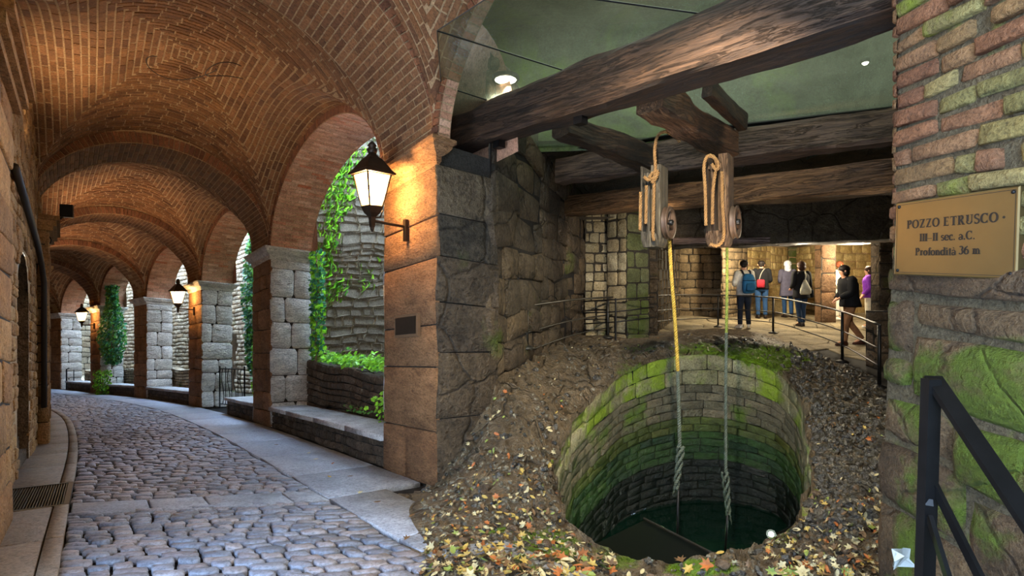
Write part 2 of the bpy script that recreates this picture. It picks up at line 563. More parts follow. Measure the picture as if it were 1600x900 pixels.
def courses(U0, U1, V0, V1, ch, bl, gap, vj=0.15, uj=0.35, rnd=R):
    out = []
    v = V0
    while v < V1 - ch * 0.3:
        h = ch * rnd.uniform(1 - vj, 1 + vj)
        if v + h > V1 - ch * 0.35:
            h = V1 - v
        u = U0 - (rnd.random() * bl * 0.0)
        first = True
        while u < U1 - bl * 0.12:
            l = bl * rnd.uniform(1 - uj, 1 + uj) * (rnd.uniform(0.5, 1) if first else 1)
            if u + l > U1 - bl * 0.35:
                l = U1 - u
            out.append((u + gap / 2, u + l - gap / 2, v + gap / 2, v + h - gap / 2))
            u += l
            first = False
        v += h
    return out


def emit(pieces, name, mat, parent, limit=300, minpx=8.0, smooth=True, field=None):
    """pieces: (verts, faces). The ones largest in view become objects, the rest one mesh of stuff"""
    sc = []
    for k, (vs, fs) in enumerate(pieces):
        n = len(vs)
        c = Vector((sum(p[0] for p in vs) / n, sum(p[1] for p in vs) / n, sum(p[2] for p in vs) / n))
        s = 0
        if in_view(c):
            s = max((Vector(vs[0]) - c).length, (Vector(vs[n // 2]) - c).length) * 2 * F / max(c.length, 0.3)
        sc.append((s, k))
    sc.sort(reverse=True)
    single = [k for s, k in sc[:limit] if s >= minpx]
    ss = set(single)
    for k in single:
        g = Geo()
        g.add(*pieces[k])
        g.build(name, mat, parent, smooth)
    rest = [k for k in range(len(pieces)) if k not in ss]
    if rest:
        g = Geo()
        for k in rest:
            g.add(*pieces[k])
        g.build(field or (name + '_field'), mat, parent, smooth, kind='stuff')


def quad_surface(A, B, C, D, n=None):
    """S(u,v,w) over the quad A(bottom left) B(bottom right) C(top right) D(top left); u, v in metres, w outwards"""
    A, B, C, D = map(Vector, (A, B, C, D))
    LU = ((B - A).length + (C - D).length) / 2
    LV = ((D - A).length + (C - B).length) / 2
    nn = (B - A).cross(D - A).normalized()
    if n is not None and nn.dot(Vector(n)) < 0:
        nn = -nn

    def S(u, v, w=0.0):
        a, b = u / LU, v / LV
        return A * ((1 - a) * (1 - b)) + B * (a * (1 - b)) + C * (a * b) + D * ((1 - a) * b) + nn * w
    return S, LU, LV


def sheet(S, U0, U1, V0, V1, nu, nv, w=0.0, keep=None):
    g = Geo()
    vs = [S(U0 + (U1 - U0) * i / nu, V0 + (V1 - V0) * j / nv, w) for j in range(nv + 1) for i in range(nu + 1)]
    fs = []
    for j in range(nv):
        for i in range(nu):
            if keep and not keep(U0 + (U1 - U0) * (i + .5) / nu, V0 + (V1 - V0) * (j + .5) / nv):
                continue
            a = j * (nu + 1) + i
            fs.append((a, a + 1, a + nu + 2, a + nu + 1))
    g.add(vs, fs)
    return g


def rubble(S, LU, LV, ch, bl, gap, proud=0.03, bev=0.015, wa=0.02, keep=None, shape='octo', j=0.006, dome=0.006, ph=0.0,
           U0=0.0, V0=0.0, uj=0.35, vj=0.18, pv=0.012):
    out = []
    for (a, b, c, d) in courses(U0, LU, V0, LV, ch, bl, gap, vj, uj):
        if keep and not keep((a + b) / 2, (c + d) / 2, a, b, c, d):
            continue
        poly = octo(a, b, c, d, j) if shape == 'octo' else quad(a, b, c, d, j)
        poly = [warp(u, v, wa, 1.0, ph) for u, v in poly]
        out.append(piece(S, poly, -0.035, proud + R.uniform(-pv, pv), bev, dome, pv * 0.3))
    return out


def clad(name, A, B, C, D, mat, mortar, parent, ch, bl, gap=0.02, n=None, piece_name='stone_block', limit=300, keep=None, **kw):
    S, LU, LV = quad_surface(A, B, C, D, n)
    ps = rubble(S, LU, LV, ch, bl, gap, keep=keep, **kw)
    emit(ps, piece_name, mat, parent, limit)
    return S, LU, LV


# ------------------------------------------------------------------ the passage frame
K = 115.0 / F                      # the street falls away from the viewer
CP = [(-0.76, 5.2), (-4.72, 10.0), (-8.65, 14.26), (-12.75, 17.86), (-16.5, 20.5), (-20.8, 23.6), (-25.0, 25.5)]
T0 = (Vector(CP[1]) - Vector(CP[0])).normalized()
ctrl = [Vector(CP[0]) - T0 * 12.4, Vector(CP[0]) - T0 * 6.2] + [Vector(p) for p in CP] + [Vector(CP[-1]) + Vector((-5, 1.5)), Vector(CP[-1]) + Vector((-10, 2.5))]
_pts = []
for i in range(1, len(ctrl) - 2):
    p0, p1, p2, p3 = ctrl[i - 1:i + 3]
    for k in range(40):
        t = k / 40
        q = 0.5 * ((2 * p1) + (p2 - p0) * t + (2 * p0 - 5 * p1 + 4 * p2 - p3) * t * t + (3 * p1 - p0 - 3 * p2 + p3) * t ** 3)
        _pts.append(q)
_cum = [0.0]
for a, b in zip(_pts, _pts[1:]):
    _cum.append(_cum[-1] + (b - a).length)
_s0 = _cum[40]                     # arc length of pier A's near corner
_cum = [c - _s0 for c in _cum]
SPIER = [_cum[40 * (i + 1)] for i in range(6)]   # near corners of piers A..F
_ca = np.array(_cum)
_px = np.array([p.x for p in _pts])
_py = np.array([p.y for p in _pts])


_STEP = 0.1
_gs = np.arange(_ca[0], _ca[-1], _STEP)
_gx = np.interp(_gs, _ca, _px)
_gy = np.interp(_gs, _ca, _py)
_gx2 = np.interp(_gs + 0.5, _ca, _px) - np.interp(_gs - 0.5, _ca, _px)
_gy2 = np.interp(_gs + 0.5, _ca, _py) - np.interp(_gs - 0.5, _ca, _py)
_gl = np.hypot(_gx2, _gy2)
_gx2 = (_gx2 / _gl).tolist()
_gy2 = (_gy2 / _gl).tolist()
_gx = _gx.tolist()
_gy = _gy.tolist()
_g0 = float(_gs[0])
_gn = len(_gx)


def LP(s, t, h):
    """passage coordinates: s along the pier row, t to the right of it (towards the court), h above the street"""
    k = (s - _g0) / _STEP
    i = int(k)
    if i < 0:
        i = 0
    if i > _gn - 2:
        i = _gn - 2
    a = k - i
    x = _gx[i] + (_gx[i + 1] - _gx[i]) * a
    y = _gy[i] + (_gy[i + 1] - _gy[i]) * a
    tx = _gx2[i] + (_gx2[i + 1] - _gx2[i]) * a
    ty = _gy2[i] + (_gy2[i + 1] - _gy2[i]) * a
    x += ty * t
    y -= tx * t
    return Vector((x, y, h - K * y))


HS = 3.54      # springing height
WL = 3.36     # the plastered wall stands slightly inside it
W = 3.46       # width of the passage
PL = 1.25      # length of a pier along the passage
PT = 0.80      # thickness of the arcade

# ------------------------------------------------------------------ street
floor = empty('floor', (0, 0, 0), 'cobbled street with stone slabs curving away under the vaults', 'street', kind='structure')
floor['kind'] = 'structure'
g = Geo()
S = lambda u, v, w=0.0: LP(u, v, w)
g = sheet(S, -5.5, 31.0, -W - 0.4, 0.9, 120, 20, -0.03, lambda u, v: u > -.9 or v < -.5)
g.build('street_bed', M_JOINT, floor)


def SC_(u, v, w=0.0):      # u = t across, v = skewed distance
    return LP(v - 0.5 * (u + 1.0), u, w)


cob = []
v = -3.0
row = 0
while v < 29:
    ph = 0.112 if v < 10 else 0.14
    hgt = ph * R.uniform(0.82, 1.2)
    if 0.22 < v < 0.70 and v + hgt > 0.22:
        v = 0.72
        continue
    if v < 0.22 < v + hgt:
        hgt = 0.22 - v
    u = -2.86 + R.uniform(-0.03, 0.0)
    while u < -1.02:
        l = R.uniform(0.10, 0.21)
        if u + l > -1.10:
            l = -1.0 - u
        gp = 0.011
        if row % 1 == 0:
            n6 = [(u + gp, v + gp + R.uniform(-.012, .012)), (u + l * .5, v + gp * .7 + R.uniform(-.01, .006)), (u + l - gp, v + gp + R.uniform(-.008, .008)),
                  (u + l - gp * .7, v + hgt * .5), (u + l - gp, v + hgt - gp + R.uniform(-.012, .012)), (u + l * .5, v + hgt - gp * .7 + R.uniform(-.006, .01)), (u + gp, v + hgt - gp + R.uniform(-.008, .008)), (u + gp * .7, v + hgt * .5)]
            n6 = [warp(a, b, 0.02, 0.9) for a, b in n6]
            cob.append(piece(SC_, n6, -0.03, 0.010 + R.uniform(-0.009, 0.008), 0.010, 0.005, 0.005))
        u += l
    v += hgt
    row += 1
emit(cob, 'cobblestone', M_COBBLE, floor, 300, field='cobblestones_beyond')

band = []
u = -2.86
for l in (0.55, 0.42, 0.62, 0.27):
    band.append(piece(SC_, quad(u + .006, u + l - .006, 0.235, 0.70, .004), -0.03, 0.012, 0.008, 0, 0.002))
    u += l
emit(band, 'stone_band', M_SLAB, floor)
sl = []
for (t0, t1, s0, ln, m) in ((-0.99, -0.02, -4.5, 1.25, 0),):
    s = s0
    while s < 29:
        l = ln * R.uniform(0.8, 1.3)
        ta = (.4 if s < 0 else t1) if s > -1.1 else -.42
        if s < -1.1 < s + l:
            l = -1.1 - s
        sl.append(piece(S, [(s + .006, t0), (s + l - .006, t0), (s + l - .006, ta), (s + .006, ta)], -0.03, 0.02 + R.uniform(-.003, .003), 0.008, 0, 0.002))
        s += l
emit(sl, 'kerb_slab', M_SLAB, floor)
sl = []
s = -4.5
while s < 29:
    l = R.uniform(0.8, 1.35)
    if not (1.49 < s < 2.59):
        e = s + l
        if s < 1.5 < e:
            e = 1.5
        sl.append(piece(S, [(s + .006, -W - .02), (e - .006, -W - .02), (e - .006, -2.98), (s + .006, -2.98)], -0.03, 0.035, 0.01, 0, 0.002))
        sl.append(piece(S, [(s + .006, -2.97), (e - .006, -2.97), (e - .006, -2.87), (s + .006, -2.87)], -0.03, 0.04, 0.01, 0, 0.002))
        s = e
    else:
        s = 2.6
emit(sl, 'pavement_slab', M_SLABB, floor)

# iron drain grate
gr = empty('drain_grate', LP(2.05, -3.1, 0.03), 'dark iron slotted grate set in the left pavement', 'grate')
g = Geo()
for (a, b, c, d) in ((1.5, 2.6, -3.44, -3.40), (1.5, 2.6, -2.91, -2.87), (1.5, 1.54, -3.44, -2.87), (2.56, 2.6, -3.44, -2.87)):
    g.hexa([LP(a, c, -.02), LP(b, c, -.02), LP(b, d, -.02), LP(a, d, -.02), LP(a, c, .035), LP(b, c, .035), LP(b, d, .035), LP(a, d, .035)])
g.build('frame', M_STEEL, gr)
for k in range(25):
    a = -3.395 + k * 0.0196
    g = Geo()
    g.hexa([LP(1.54, a, 0), LP(2.56, a, 0), LP(2.56, a + .008, 0), LP(1.54, a + .008, 0), LP(1.54, a, .03), LP(2.56, a, .03), LP(2.56, a + .008, .03), LP(1.54, a + .008, .03)])
    g.build('slat', M_STEEL, gr)

# ------------------------------------------------------------------ vault
bays = []
spr = [-6.2] + SPIER
for i in range(6):
    bays.append((spr[i] + PL - .07 if i else -4.4, spr[i + 1] + .07))
bays.append((SPIER[5] + PL, 33.0))
RA, RB, DOME = 1.52, 1.72, 0.26
TM = -W / 2
HT = W / 2
ceiling = empty('ceiling', LP(3.5, TM, HS), 'brick groin vaults over the passage with courses running in rings round each crown', 'vault', kind='structure')


def bay_surface(sa, sb):
    sm, hs = (sa + sb) / 2, (sb - sa) / 2

    def H(s, t):
        a = min(1.0, abs((s - sm) / hs))
        b = min(1.0, abs((t - TM) / HT))
        za = RA * math.sqrt(max(0, 1 - a * a))
        zb = RB * math.sqrt(max(0, 1 - b * b))
        # soft groin
        k = 0.06
        hgt = 0.5 * (za + zb + math.sqrt((za - zb) ** 2 + k * k)) - k * 0.5 * min(1, (1 - a) * 6, (1 - b) * 6)
        return HS + hgt + DOME * (1 - a * a) * (1 - b * b)

    def S(s, t, w=0.0):
        p = LP(s, t, H(s, t))
        if w:
            e = 0.02
            s1, s2 = max(sa, s - e), min(sb, s + e)
            t1, t2 = max(-W, t - e), min(0, t + e)
            du = LP(s2, t, H(s2, t)) - LP(s1, t, H(s1, t))
            dv = LP(s, t2, H(s, t2)) - LP(s, t1, H(s, t1))
            n = du.cross(dv)
            if n.z > 0:
                n = -n
            n.normalize()
            p = p + n * w
        return p
    return S, sm, hs


vb = []
for bi, (sa, sb) in enumerate(bays):
    S, sm, hs = bay_surface(sa, sb)
    # mortar shell, finely spaced toward the springings
    nu = 44
    g = Geo()
    us = [sm - hs * math.cos(math.pi * i / nu) for i in range(nu + 1)]
    ts = [TM - HT * math.cos(math.pi * i / nu) for i in range(nu + 1)]
    vs = [S(u, t, 0) for t in ts for u in us]
    fs = [(j * (nu + 1) + i, j * (nu + 1) + i + 1, (j + 1) * (nu + 1) + i + 1, (j + 1) * (nu + 1) + i) for j in range(nu) for i in range(nu)]
    g.add(vs, fs)
    g.build('vault_shell', M_MORTAR, ceiling, True)
    cp = 0.078 if bi < 3 else 0.11
    bl0 = 0.245 if bi < 3 else 0.30
    for cell in ('a', 'b'):
        half, oth = (hs, HT) if cell == 'a' else (HT, hs)
        n = int(half / cp)
        for sign in (-1, 1):
            for k in range(n):
                r1 = 1 - k / n
                r0 = 1 - (k + 1) / n
                rm = (r0 + r1) / 2
                # arc positions across the cell
                m = 60
                bs = [-rm + 2 * rm * q / m for q in range(m + 1)]
                if cell == 'a':
                    P3 = [S(sm + sign * rm * hs, TM + b * HT) for b in bs]
                else:
                    P3 = [S(sm + b * hs, TM + sign * rm * HT) for b in bs]
                cum = [0.0]
                for p, q in zip(P3, P3[1:]):
                    cum.append(cum[-1] + (q - p).length)
                L = cum[-1]
                if L < 0.08:
                    continue
                x = 0.0
                off = R.random() * bl0
                cuts = [0.0]
                x = off
                while x < L - 0.06:
                    if x > 0.06:
                        cuts.append(x)
                    x += bl0 * R.uniform(0.85, 1.12)
                cuts.append(L)
                for c0, c1 in zip(cuts, cuts[1:]):
                    b0 = float(np.interp(c0 + .008, cum, bs))
                    b1 = float(np.interp(c1 - .008, cum, bs))
                    g0 = (r1 - r0) * 0.12
                    if cell == 'a':
                        poly = [(sm + sign * (r0 + g0) * hs, TM + b0 * HT), (sm + sign * (r1 - g0) * hs, TM + b0 * HT),
                                (sm + sign * (r1 - g0) * hs, TM + b1 * HT), (sm + sign * (r0 + g0) * hs, TM + b1 * HT)]
                    else:
                        poly = [(sm + b0 * hs, TM + sign * (r0 + g0) * HT), (sm + b1 * hs, TM + sign * (r0 + g0) * HT),
                                (sm + b1 * hs, TM + sign * (r1 - g0) * HT), (sm + b0 * hs, TM + sign * (r1 - g0) * HT)]
                    vb.append(piece(S, poly, -0.005, 0.006 + R.uniform(-.004, .006), 0.003, 0, 0.0015))
emit(vb, 'brick', M_BRICK, ceiling, 300, field='brick_courses', smooth=False)


def arch(structure, Sx, arc_len, U1, spacing, bl, mat, matr, ring_w, ringS, nm='brick', limit=300):
    """Sx(a,u,w): a metres along the curve, u metres across the soffit. ringS(a, r, w): face of the ring"""
    ps = []
    n = int(arc_len / spacing)
    for k in range(n):
        a0, a1 = arc_len * k / n + .005, arc_len * (k + 1) / n - .005
        u = 0.0
        cuts = [0.0]
        x = (0.5 if k % 2 else 1.0) * bl
        while x < U1 - 0.05:
            cuts.append(x)
            x += bl * R.uniform(0.95, 1.05)
        cuts.append(U1)
        for c0, c1 in zip(cuts, cuts[1:]):
            ps.append(piece(Sx, [(a0 + .002, c0 + .006), (a1 - .002, c0 + .006), (a1 - .002, c1 - .006), (a0 + .002, c1 - .006)], -0.005, 0.006 + R.uniform(-.004, .005), 0.003, 0, 0.001))
    emit(ps, nm, mat, structure, limit, field='brick_courses', smooth=False)
    if ringS:
        ps = []
        for k in range(n):
            a0, a1 = arc_len * k / n + .006, arc_len * (k + 1) / n - .006
            ps.append(piece(ringS, [(a0, 0.0), (a1, 0.0), (a1, ring_w), (a0, ring_w)], -0.005, 0.02 + R.uniform(-.004, .006), 0.006, 0, 0.001))
        emit(ps, 'voussoir', matr, structure, 100, field='voussoirs', smooth=False)


def ellipse_map(a, b):
    """arc length parametrisation of the upper half ellipse, from +a to -a"""
    n = 200
    ph = [math.pi * i / n for i in range(n + 1)]
    cum = [0.0]
    for p, q in zip(ph, ph[1:]):
        cum.append(cum[-1] + math.hypot(a * (math.cos(q) - math.cos(p)), b * (math.sin(q) - math.sin(p))))

    def f(l):
        x = np.interp(l, cum, ph)
        c, s = math.cos(x), math.sin(x)
        nx, ny = c / a, s / b
        k = math.hypot(nx, ny)
        return a * c, b * s, nx / k, ny / k      # position and outward normal
    return f, cum[-1]


NAMES_T = ['nearest', 'second', 'third', 'fourth', 'fifth', 'farthest']
trim_no = 0
for i in range(6):
    s0, s1 = SPIER[i] + 0.06, SPIER[i] + PL - 0.06
    f, L = ellipse_map(W / 2, 1.50)
    trim_no += 1
    st = empty('trim_%d' % trim_no, LP(s0, TM, HS), '%s brick arch spanning across the passage between pier and left wall' % NAMES_T[i], 'arch', kind='structure')

    def Sx(a, u, w=0.0, f=f, s0=s0):
        x, z, nx, nz = f(a)
        return LP(s0 + u, TM + x - nx * w, HS + z - nz * w)

    def Sr(a, r, w=0.0, f=f, s0=s0):
        x, z, nx, nz = f(a)
        return LP(s0 - w, max(-W - .02, min(.02, TM + x + nx * r)), HS + z + nz * r)
    far = i > 2
    arch(st, Sx, L, s1 - s0, 0.074 if not far else 0.11, 0.25 if not far else 0.36, M_BRICK, M_BRICKD, 0.17, Sr, limit=300 if i < 3 else 120)
    g = sheet(Sx, 0, L, 0, s1 - s0, 60, 1, 0)
    g.build('mortar_bed', M_MORTAR, st)
    g = sheet(Sr, 0, L, -0.01, 0.5, 60, 1, 0)
    g.build('mortar_face', M_MORTAR, st)
    Sb = lambda a, r, w=0.0, f=f, s1=s1: LP(s1 + w, max(-W - .02, min(.02, TM + f(a)[0] + f(a)[2] * r)), HS + f(a)[1] + f(a)[3] * r)
    g = sheet(Sb, 0, L, -0.01, 0.5, 60, 1, 0)
    g.build('mortar_back', M_MORTAR, st)

NAMES_O = ['nearest', 'second', 'third', 'fourth', 'fifth']
opening = [(-4.4, 0.0)] + [(SPIER[i] + PL, SPIER[i + 1]) for i in range(5)]
for i, (a0, a1) in enumerate(opening):
    hs = (a1 - a0) / 2 - 0.02
    sm = (a0 + a1) / 2
    f, L = ellipse_map(hs, RA - 0.10)
    trim_no += 1
    lab = 'brick arch between the brick vault and the glass roof of the well room' if i == 0 else \
        '%s daylit brick arch opening onto the ivy court' % NAMES_O[i - 1]
    st = empty('trim_%d' % trim_no, LP(sm, 0, HS), lab, 'arch', kind='structure')

    def Sx(a, u, w=0.0, f=f, sm=sm):
        x, z, nx, nz = f(a)
        return LP(sm - x + nx * w, u, HS + z - nz * w)

    def Sr(a, r, w=0.0, f=f, sm=sm):
        x, z, nx, nz = f(a)
        return LP(sm - x - nx * r, -w, HS + z + nz * r)
    far = i > 2
    arch(st, Sx, L, PT if i else .14, 0.074 if not far else 0.11, 0.25 if not far else 0.36, M_BRICKL, M_BRICKD, 0.12, Sr, limit=300 if i < 3 else 150)
    sheet(Sx, 0, L, 0, PT if i else .14, 60, 1, 0).build('mortar_bed', M_MORTAR, st)
    sheet(Sr, 0, L, -0.01, 0.6, 60, 1, 0).build('mortar_face', M_MORTAR, st)
    So = lambda a, r, w=0.0, f=f, sm=sm: LP(sm - f(a)[0] - f(a)[2] * r, PT + w, HS + f(a)[1] + f(a)[3] * r)
    if i > 0:
        sheet(So, 0, L, -0.01, 1.6, 60, 2, 0).build('outer_face', M_COURTB, st)

# ------------------------------------------------------------------ piers
PN = ['big stone pier with lamp and dark plaque beside the well room', 'stone pier with pale daylit side, second from the well room',
      'stone pier with a lantern, third from the well room', 'pale stone pier without lamp, fourth from the well room',
      'stone pier with lantern behind the ivy, fifth from the well room', 'farthest stone pier at the bend of the street']


def pier(i, s0):
    st = empty('stone_pier', LP(s0 + PL / 2, PT / 2, 0), PN[i], 'pier', kind='structure')
    g = Geo()
    a, b, c, d = s0 + .03, s0 + PL - .03, 0.03, PT - .03
    g.hexa([LP(a, c, -.3), LP(b, c, -.3), LP(b, d, -.3), LP(a, d, -.3), LP(a, c, HS + (1.3 if i else 0.0)), LP(b, c, HS + (1.3 if i else 0.0)),
            LP(b, d, HS + (1.3 if i else 0.0)), LP(a, d, HS + (1.3 if i else 0.0))])
    g.build('core', M_MORTARG, st)
    ch, bl = (0.42, 0.62)
    if i == 0:
        ch, bl = 0.55, 1.3
    ztop = HS - 0.22
    # passage face, near face, court faces
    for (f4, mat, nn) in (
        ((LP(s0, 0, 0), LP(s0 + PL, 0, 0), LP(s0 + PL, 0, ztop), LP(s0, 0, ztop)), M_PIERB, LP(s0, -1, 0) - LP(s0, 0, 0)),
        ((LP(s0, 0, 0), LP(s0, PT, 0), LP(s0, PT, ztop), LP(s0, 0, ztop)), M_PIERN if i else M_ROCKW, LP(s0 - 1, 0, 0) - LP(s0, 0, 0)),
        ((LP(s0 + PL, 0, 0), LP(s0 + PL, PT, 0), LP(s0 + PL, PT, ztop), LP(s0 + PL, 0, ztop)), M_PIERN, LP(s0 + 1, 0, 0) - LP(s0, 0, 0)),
    ):
        S, LU, LV = quad_surface(*f4, n=nn)
        ps = rubble(S, LU, LV, ch, bl, 0.014, proud=0.0, bev=0.012, wa=0.012, shape='octo' if i else 'quad', j=0.004, dome=0.002, ph=i * 1.3, pv=0.007, vj=0.35, uj=0.5)
        emit(ps, 'stone_block', mat, st, smooth=True)
    # moulded capital
    g = Geo()
    prof = [(0.00, -0.24), (0.02, -0.20), (0.02, -0.15), (0.07, -0.12), (0.10, -0.08), (0.10, -0.05), (0.13, -0.04), (0.13, 0.0), (0.0, 0.01)]
    rings = []
    vs = []
    for o, z in prof:
        ptc = PT if i else .02
        for (ss, tt) in ((s0 - o, -o), (s0 + PL + o, -o), (s0 + PL + o, ptc + o), (s0 - o, ptc + o)):
            vs.append(LP(ss, tt, HS + z))
    fs = []
    for k in range(len(prof) - 1):
        for j in range(4):
            fs.append((k * 4 + j, k * 4 + (j + 1) % 4, k * 4 + 4 + (j + 1) % 4, k * 4 + 4 + j))
    fs.append((len(prof) * 4 - 4, len(prof) * 4 - 3, len(prof) * 4 - 2, len(prof) * 4 - 1))
    g.add(vs, fs)
    g.build('capital', M_PIERB if i == 0 else M_PIERN, st)
    return st


for i, s0 in enumerate(SPIER):
    pier(i, s0)

# ------------------------------------------------------------------ left wall of the passage
wl = empty('wall_left', LP(4, -WL, 0), 'rough ochre stone wall along the left of the street with a dark doorway', 'wall', kind='structure')

D0, D1, DH = 3.3, 4.7, 2.6


def SLW(u, v, w=0.0):
    return LP(u, -WL + w, v)


def door_keep(u, v):
    if -2.3 < u < -.9 and v < 2.3:      # unseen gap added so blue daylight reaches the street
        return False
    hh = DH - 0.6 + 0.6 * math.sqrt(max(0, 1 - ((u - (D0 + D1) / 2) / ((D1 - D0) / 2)) ** 2))
    return not (D0 < u < D1 and v < hh)


g = sheet(SLW, -4.4, 33, -0.2, 6.0, 374, 62, 0.0, door_keep)
g.build('mortar_bed', M_MORTAR, wl)
ps = []
for (a, b, c, d) in courses(0.6, 9.0, 0.0, 5.6, 0.13, 0.24, 0.014):
    if not (door_keep(a, d) and door_keep(b, d) and door_keep(a, c) and door_keep(b, c)):
        continue
    if c > HS + 0.1 and False:
        continue
    ps.append(piece(SLW, [warp(u, v, 0.015) for u, v in octo(a, b, c, d, 0.008)], -0.02, 0.018 + R.uniform(-.012, .012), 0.014, 0.004, 0.004))
emit(ps, 'wall_stone', M_WALLL, wl, 300, field='wall_stones')
# recess of the doorway
dr = empty('door_1', LP(4.0, -WL - .3, 0), 'dark arched doorway in the ochre wall with shallow stone steps', 'doorway', kind='structure')
g = Geo()
g.hexa([LP(D0, -WL - .5, 0), LP(D1, -WL - .5, 0), LP(D1, -WL - .45, 0), LP(D0, -WL - .45, 0), LP(D0, -WL - .5, DH + .1), LP(D1, -WL - .5, DH + .1), LP(D1, -WL - .45, DH + .1), LP(D0, -WL - .45, DH + .1)])
g.build('door_leaf', simple('dark_door', (52, 32, 20), 0.7, var=0.3, scale=6), dr)
g = Geo()
for s_ in (D0, D1):
    g.add([LP(s_, -WL - .5, 0), LP(s_, -WL, 0), LP(s_, -WL, DH - .5), LP(s_, -WL - .5, DH - .5)], [(0, 1, 2, 3)])
n = 12
for k in range(n):
    a, b = math.pi * k / n, math.pi * (k + 1) / n
    q = [(4.0 - .7 * math.cos(x), DH - .6 + .6 * math.sin(x)) for x in (a, b)]
    g.add([LP(q[0][0], -WL, q[0][1]), LP(q[1][0], -WL, q[1][1]), LP(q[1][0], -WL - .5, q[1][1]), LP(q[0][0], -WL - .5, q[0][1])], [(0, 1, 2, 3)])
g.build('jamb', M_BENCHF, dr)
for k in range(5):
    g = Geo()
    z0 = 0.02 + k * 0.16
    g.hexa([LP(D0, -WL - .42, z0), LP(D1, -WL - .42, z0), LP(D1, -WL - .02 - k * .07, z0), LP(D0, -WL - .02 - k * .07, z0),
            LP(D0, -WL - .42, z0 + .15), LP(D1, -WL - .42, z0 + .15), LP(D1, -WL - .02 - k * .07, z0 + .15), LP(D0, -WL - .02 - k * .07, z0 + .15)])
    g.build('step', M_BENCHF, dr)
# pilasters that carry the cross arches
for i in range(5):
    s0 = SPIER[i]
    st = empty('wall_pilaster', LP(s0 + .6, -WL, 0), ['pilaster on the left wall just outside the doorway, under the nearest arch', 'stone pilaster on the left wall under the second arch, pipes beside it',
               'third pilaster along the left wall', 'fourth pilaster along the left wall', 'last pilaster on the left wall'][i], 'pilaster', kind='structure')
    g = Geo()
    g.hexa([LP(s0 + .05, -WL - .05, -.1), LP(s0 + PL - .05, -WL - .05, -.1), LP(s0 + PL - .05, -WL + .14, -.1), LP(s0 + .05, -WL + .14, -.1),
            LP(s0 + .05, -WL - .05, HS), LP(s0 + PL - .05, -WL - .05, HS), LP(s0 + PL - .05, -WL + .14, HS), LP(s0 + .05, -WL + .14, HS)])
    g.build('core', M_MORTARG, st)
    S, LU, LV = quad_surface(LP(s0, -WL + .14, 0), LP(s0 + PL, -WL + .14, 0), LP(s0 + PL, -WL + .14, HS - .2), LP(s0, -WL + .14, HS - .2), n=LP(0, 1, 0) - LP(0, 0, 0))
    emit(rubble(S, LU, LV, 0.3, 0.6, 0.016, proud=0.01, bev=0.012, shape='octo', j=0.005), 'stone_block', M_WALLL, st)
    S, LU, LV = quad_surface(LP(s0, -WL, 0), LP(s0, -WL + .15, 0), LP(s0, -WL + .15, HS - .2), LP(s0, -WL, HS - .2), n=LP(-1, 0, 0) - LP(0, 0, 0))
    emit(rubble(S, LU, LV, 0.3, 0.3, 0.016, proud=0.02, bev=0.012, shape='quad', j=0.003), 'stone_block', M_WALLL, st)
    g = Geo()
    for o, z0, z1 in ((.04, -.22, -.15), (.08, -.15, -.07), (.12, -.07, 0)):
        g.hexa([LP(s0 - o, -WL, HS + z0), LP(s0 + PL + o, -WL, HS + z0), LP(s0 + PL + o, -WL + .16 + o, HS + z0), LP(s0 - o, -WL + .16 + o, HS + z0),
                LP(s0 - o, -WL, HS + z1), LP(s0 + PL + o, -WL, HS + z1), LP(s0 + PL + o, -WL + .16 + o, HS + z1), LP(s0 - o, -WL + .16 + o, HS + z1)])
    g.build('capital', M_WALLL, st)
# conduit and pipe
g = Geo()
g.tube([LP(2.4, -WL + .06, 3.2), LP(3.5, -WL + .06, 3.08), LP(5.2, -WL + .06, 2.95), LP(6.0, -WL + .07, 2.8), LP(6.12, -WL + .1, 2.5), LP(6.12, -WL + .1, 0.6)], 0.035, 8)
tag(g.build('wall_pipe', M_PIPE, None, True), 'dark pipe running along the left wall then down beside the pilaster', 'pipe')
# flood lamp box on the wall
fl = empty('flood_lamp', LP(6.3, -WL + .25, HS + .1), 'small black flood lamp box high on the left wall', 'lamp')
g = Geo()
c = LP(6.5, -WL + .36, HS + .18)
g.box(c, (.16, .14, .2), 0.6)
g.build('housing', M_IRON, fl)
g = Geo()
g.tube([LP(6.5, -WL + .1, HS - .05), LP(6.5, -WL + .2, HS - .05), LP(6.5, -WL + .36, HS + .14)], .015, 6)
g.build('bracket', M_IRON, fl)
g = Geo()
p0 = LP(6.3, -WL + .12, HS - .0)
g.tube([p0 + Vector((0.02 * math.sin(k * .9), 0, -0.04 * k)) + Vector((-.06 * math.sin(k * .5), 0, 0)) for k in range(12)], .008, 5)
g.build('cable', M_IRON, fl)

# wall closing the street beyond the bend
we = empty('wall_far', LP(31, -1.7, 0), 'dim brown wall closing the street beyond the bend', 'wall', kind='structure')
S, LU, LV = quad_surface(LP(30, -W - 1, -.3), LP(30, 1.5, -.3), LP(30, 1.5, 6), LP(30, -W - 1, 6), n=LP(-1, 0, 0) - LP(0, 0, 0))
sheet(S, 0, LU, 0, LV, 2, 2).build('mortar_bed', M_MORTARG, we)
emit(rubble(S, LU, LV, 0.35, 0.6, 0.03), 'stone_block', M_PIERB, we, 60, field='stone_blocks')

# ------------------------------------------------------------------ benches and low walls
BH = 0.42


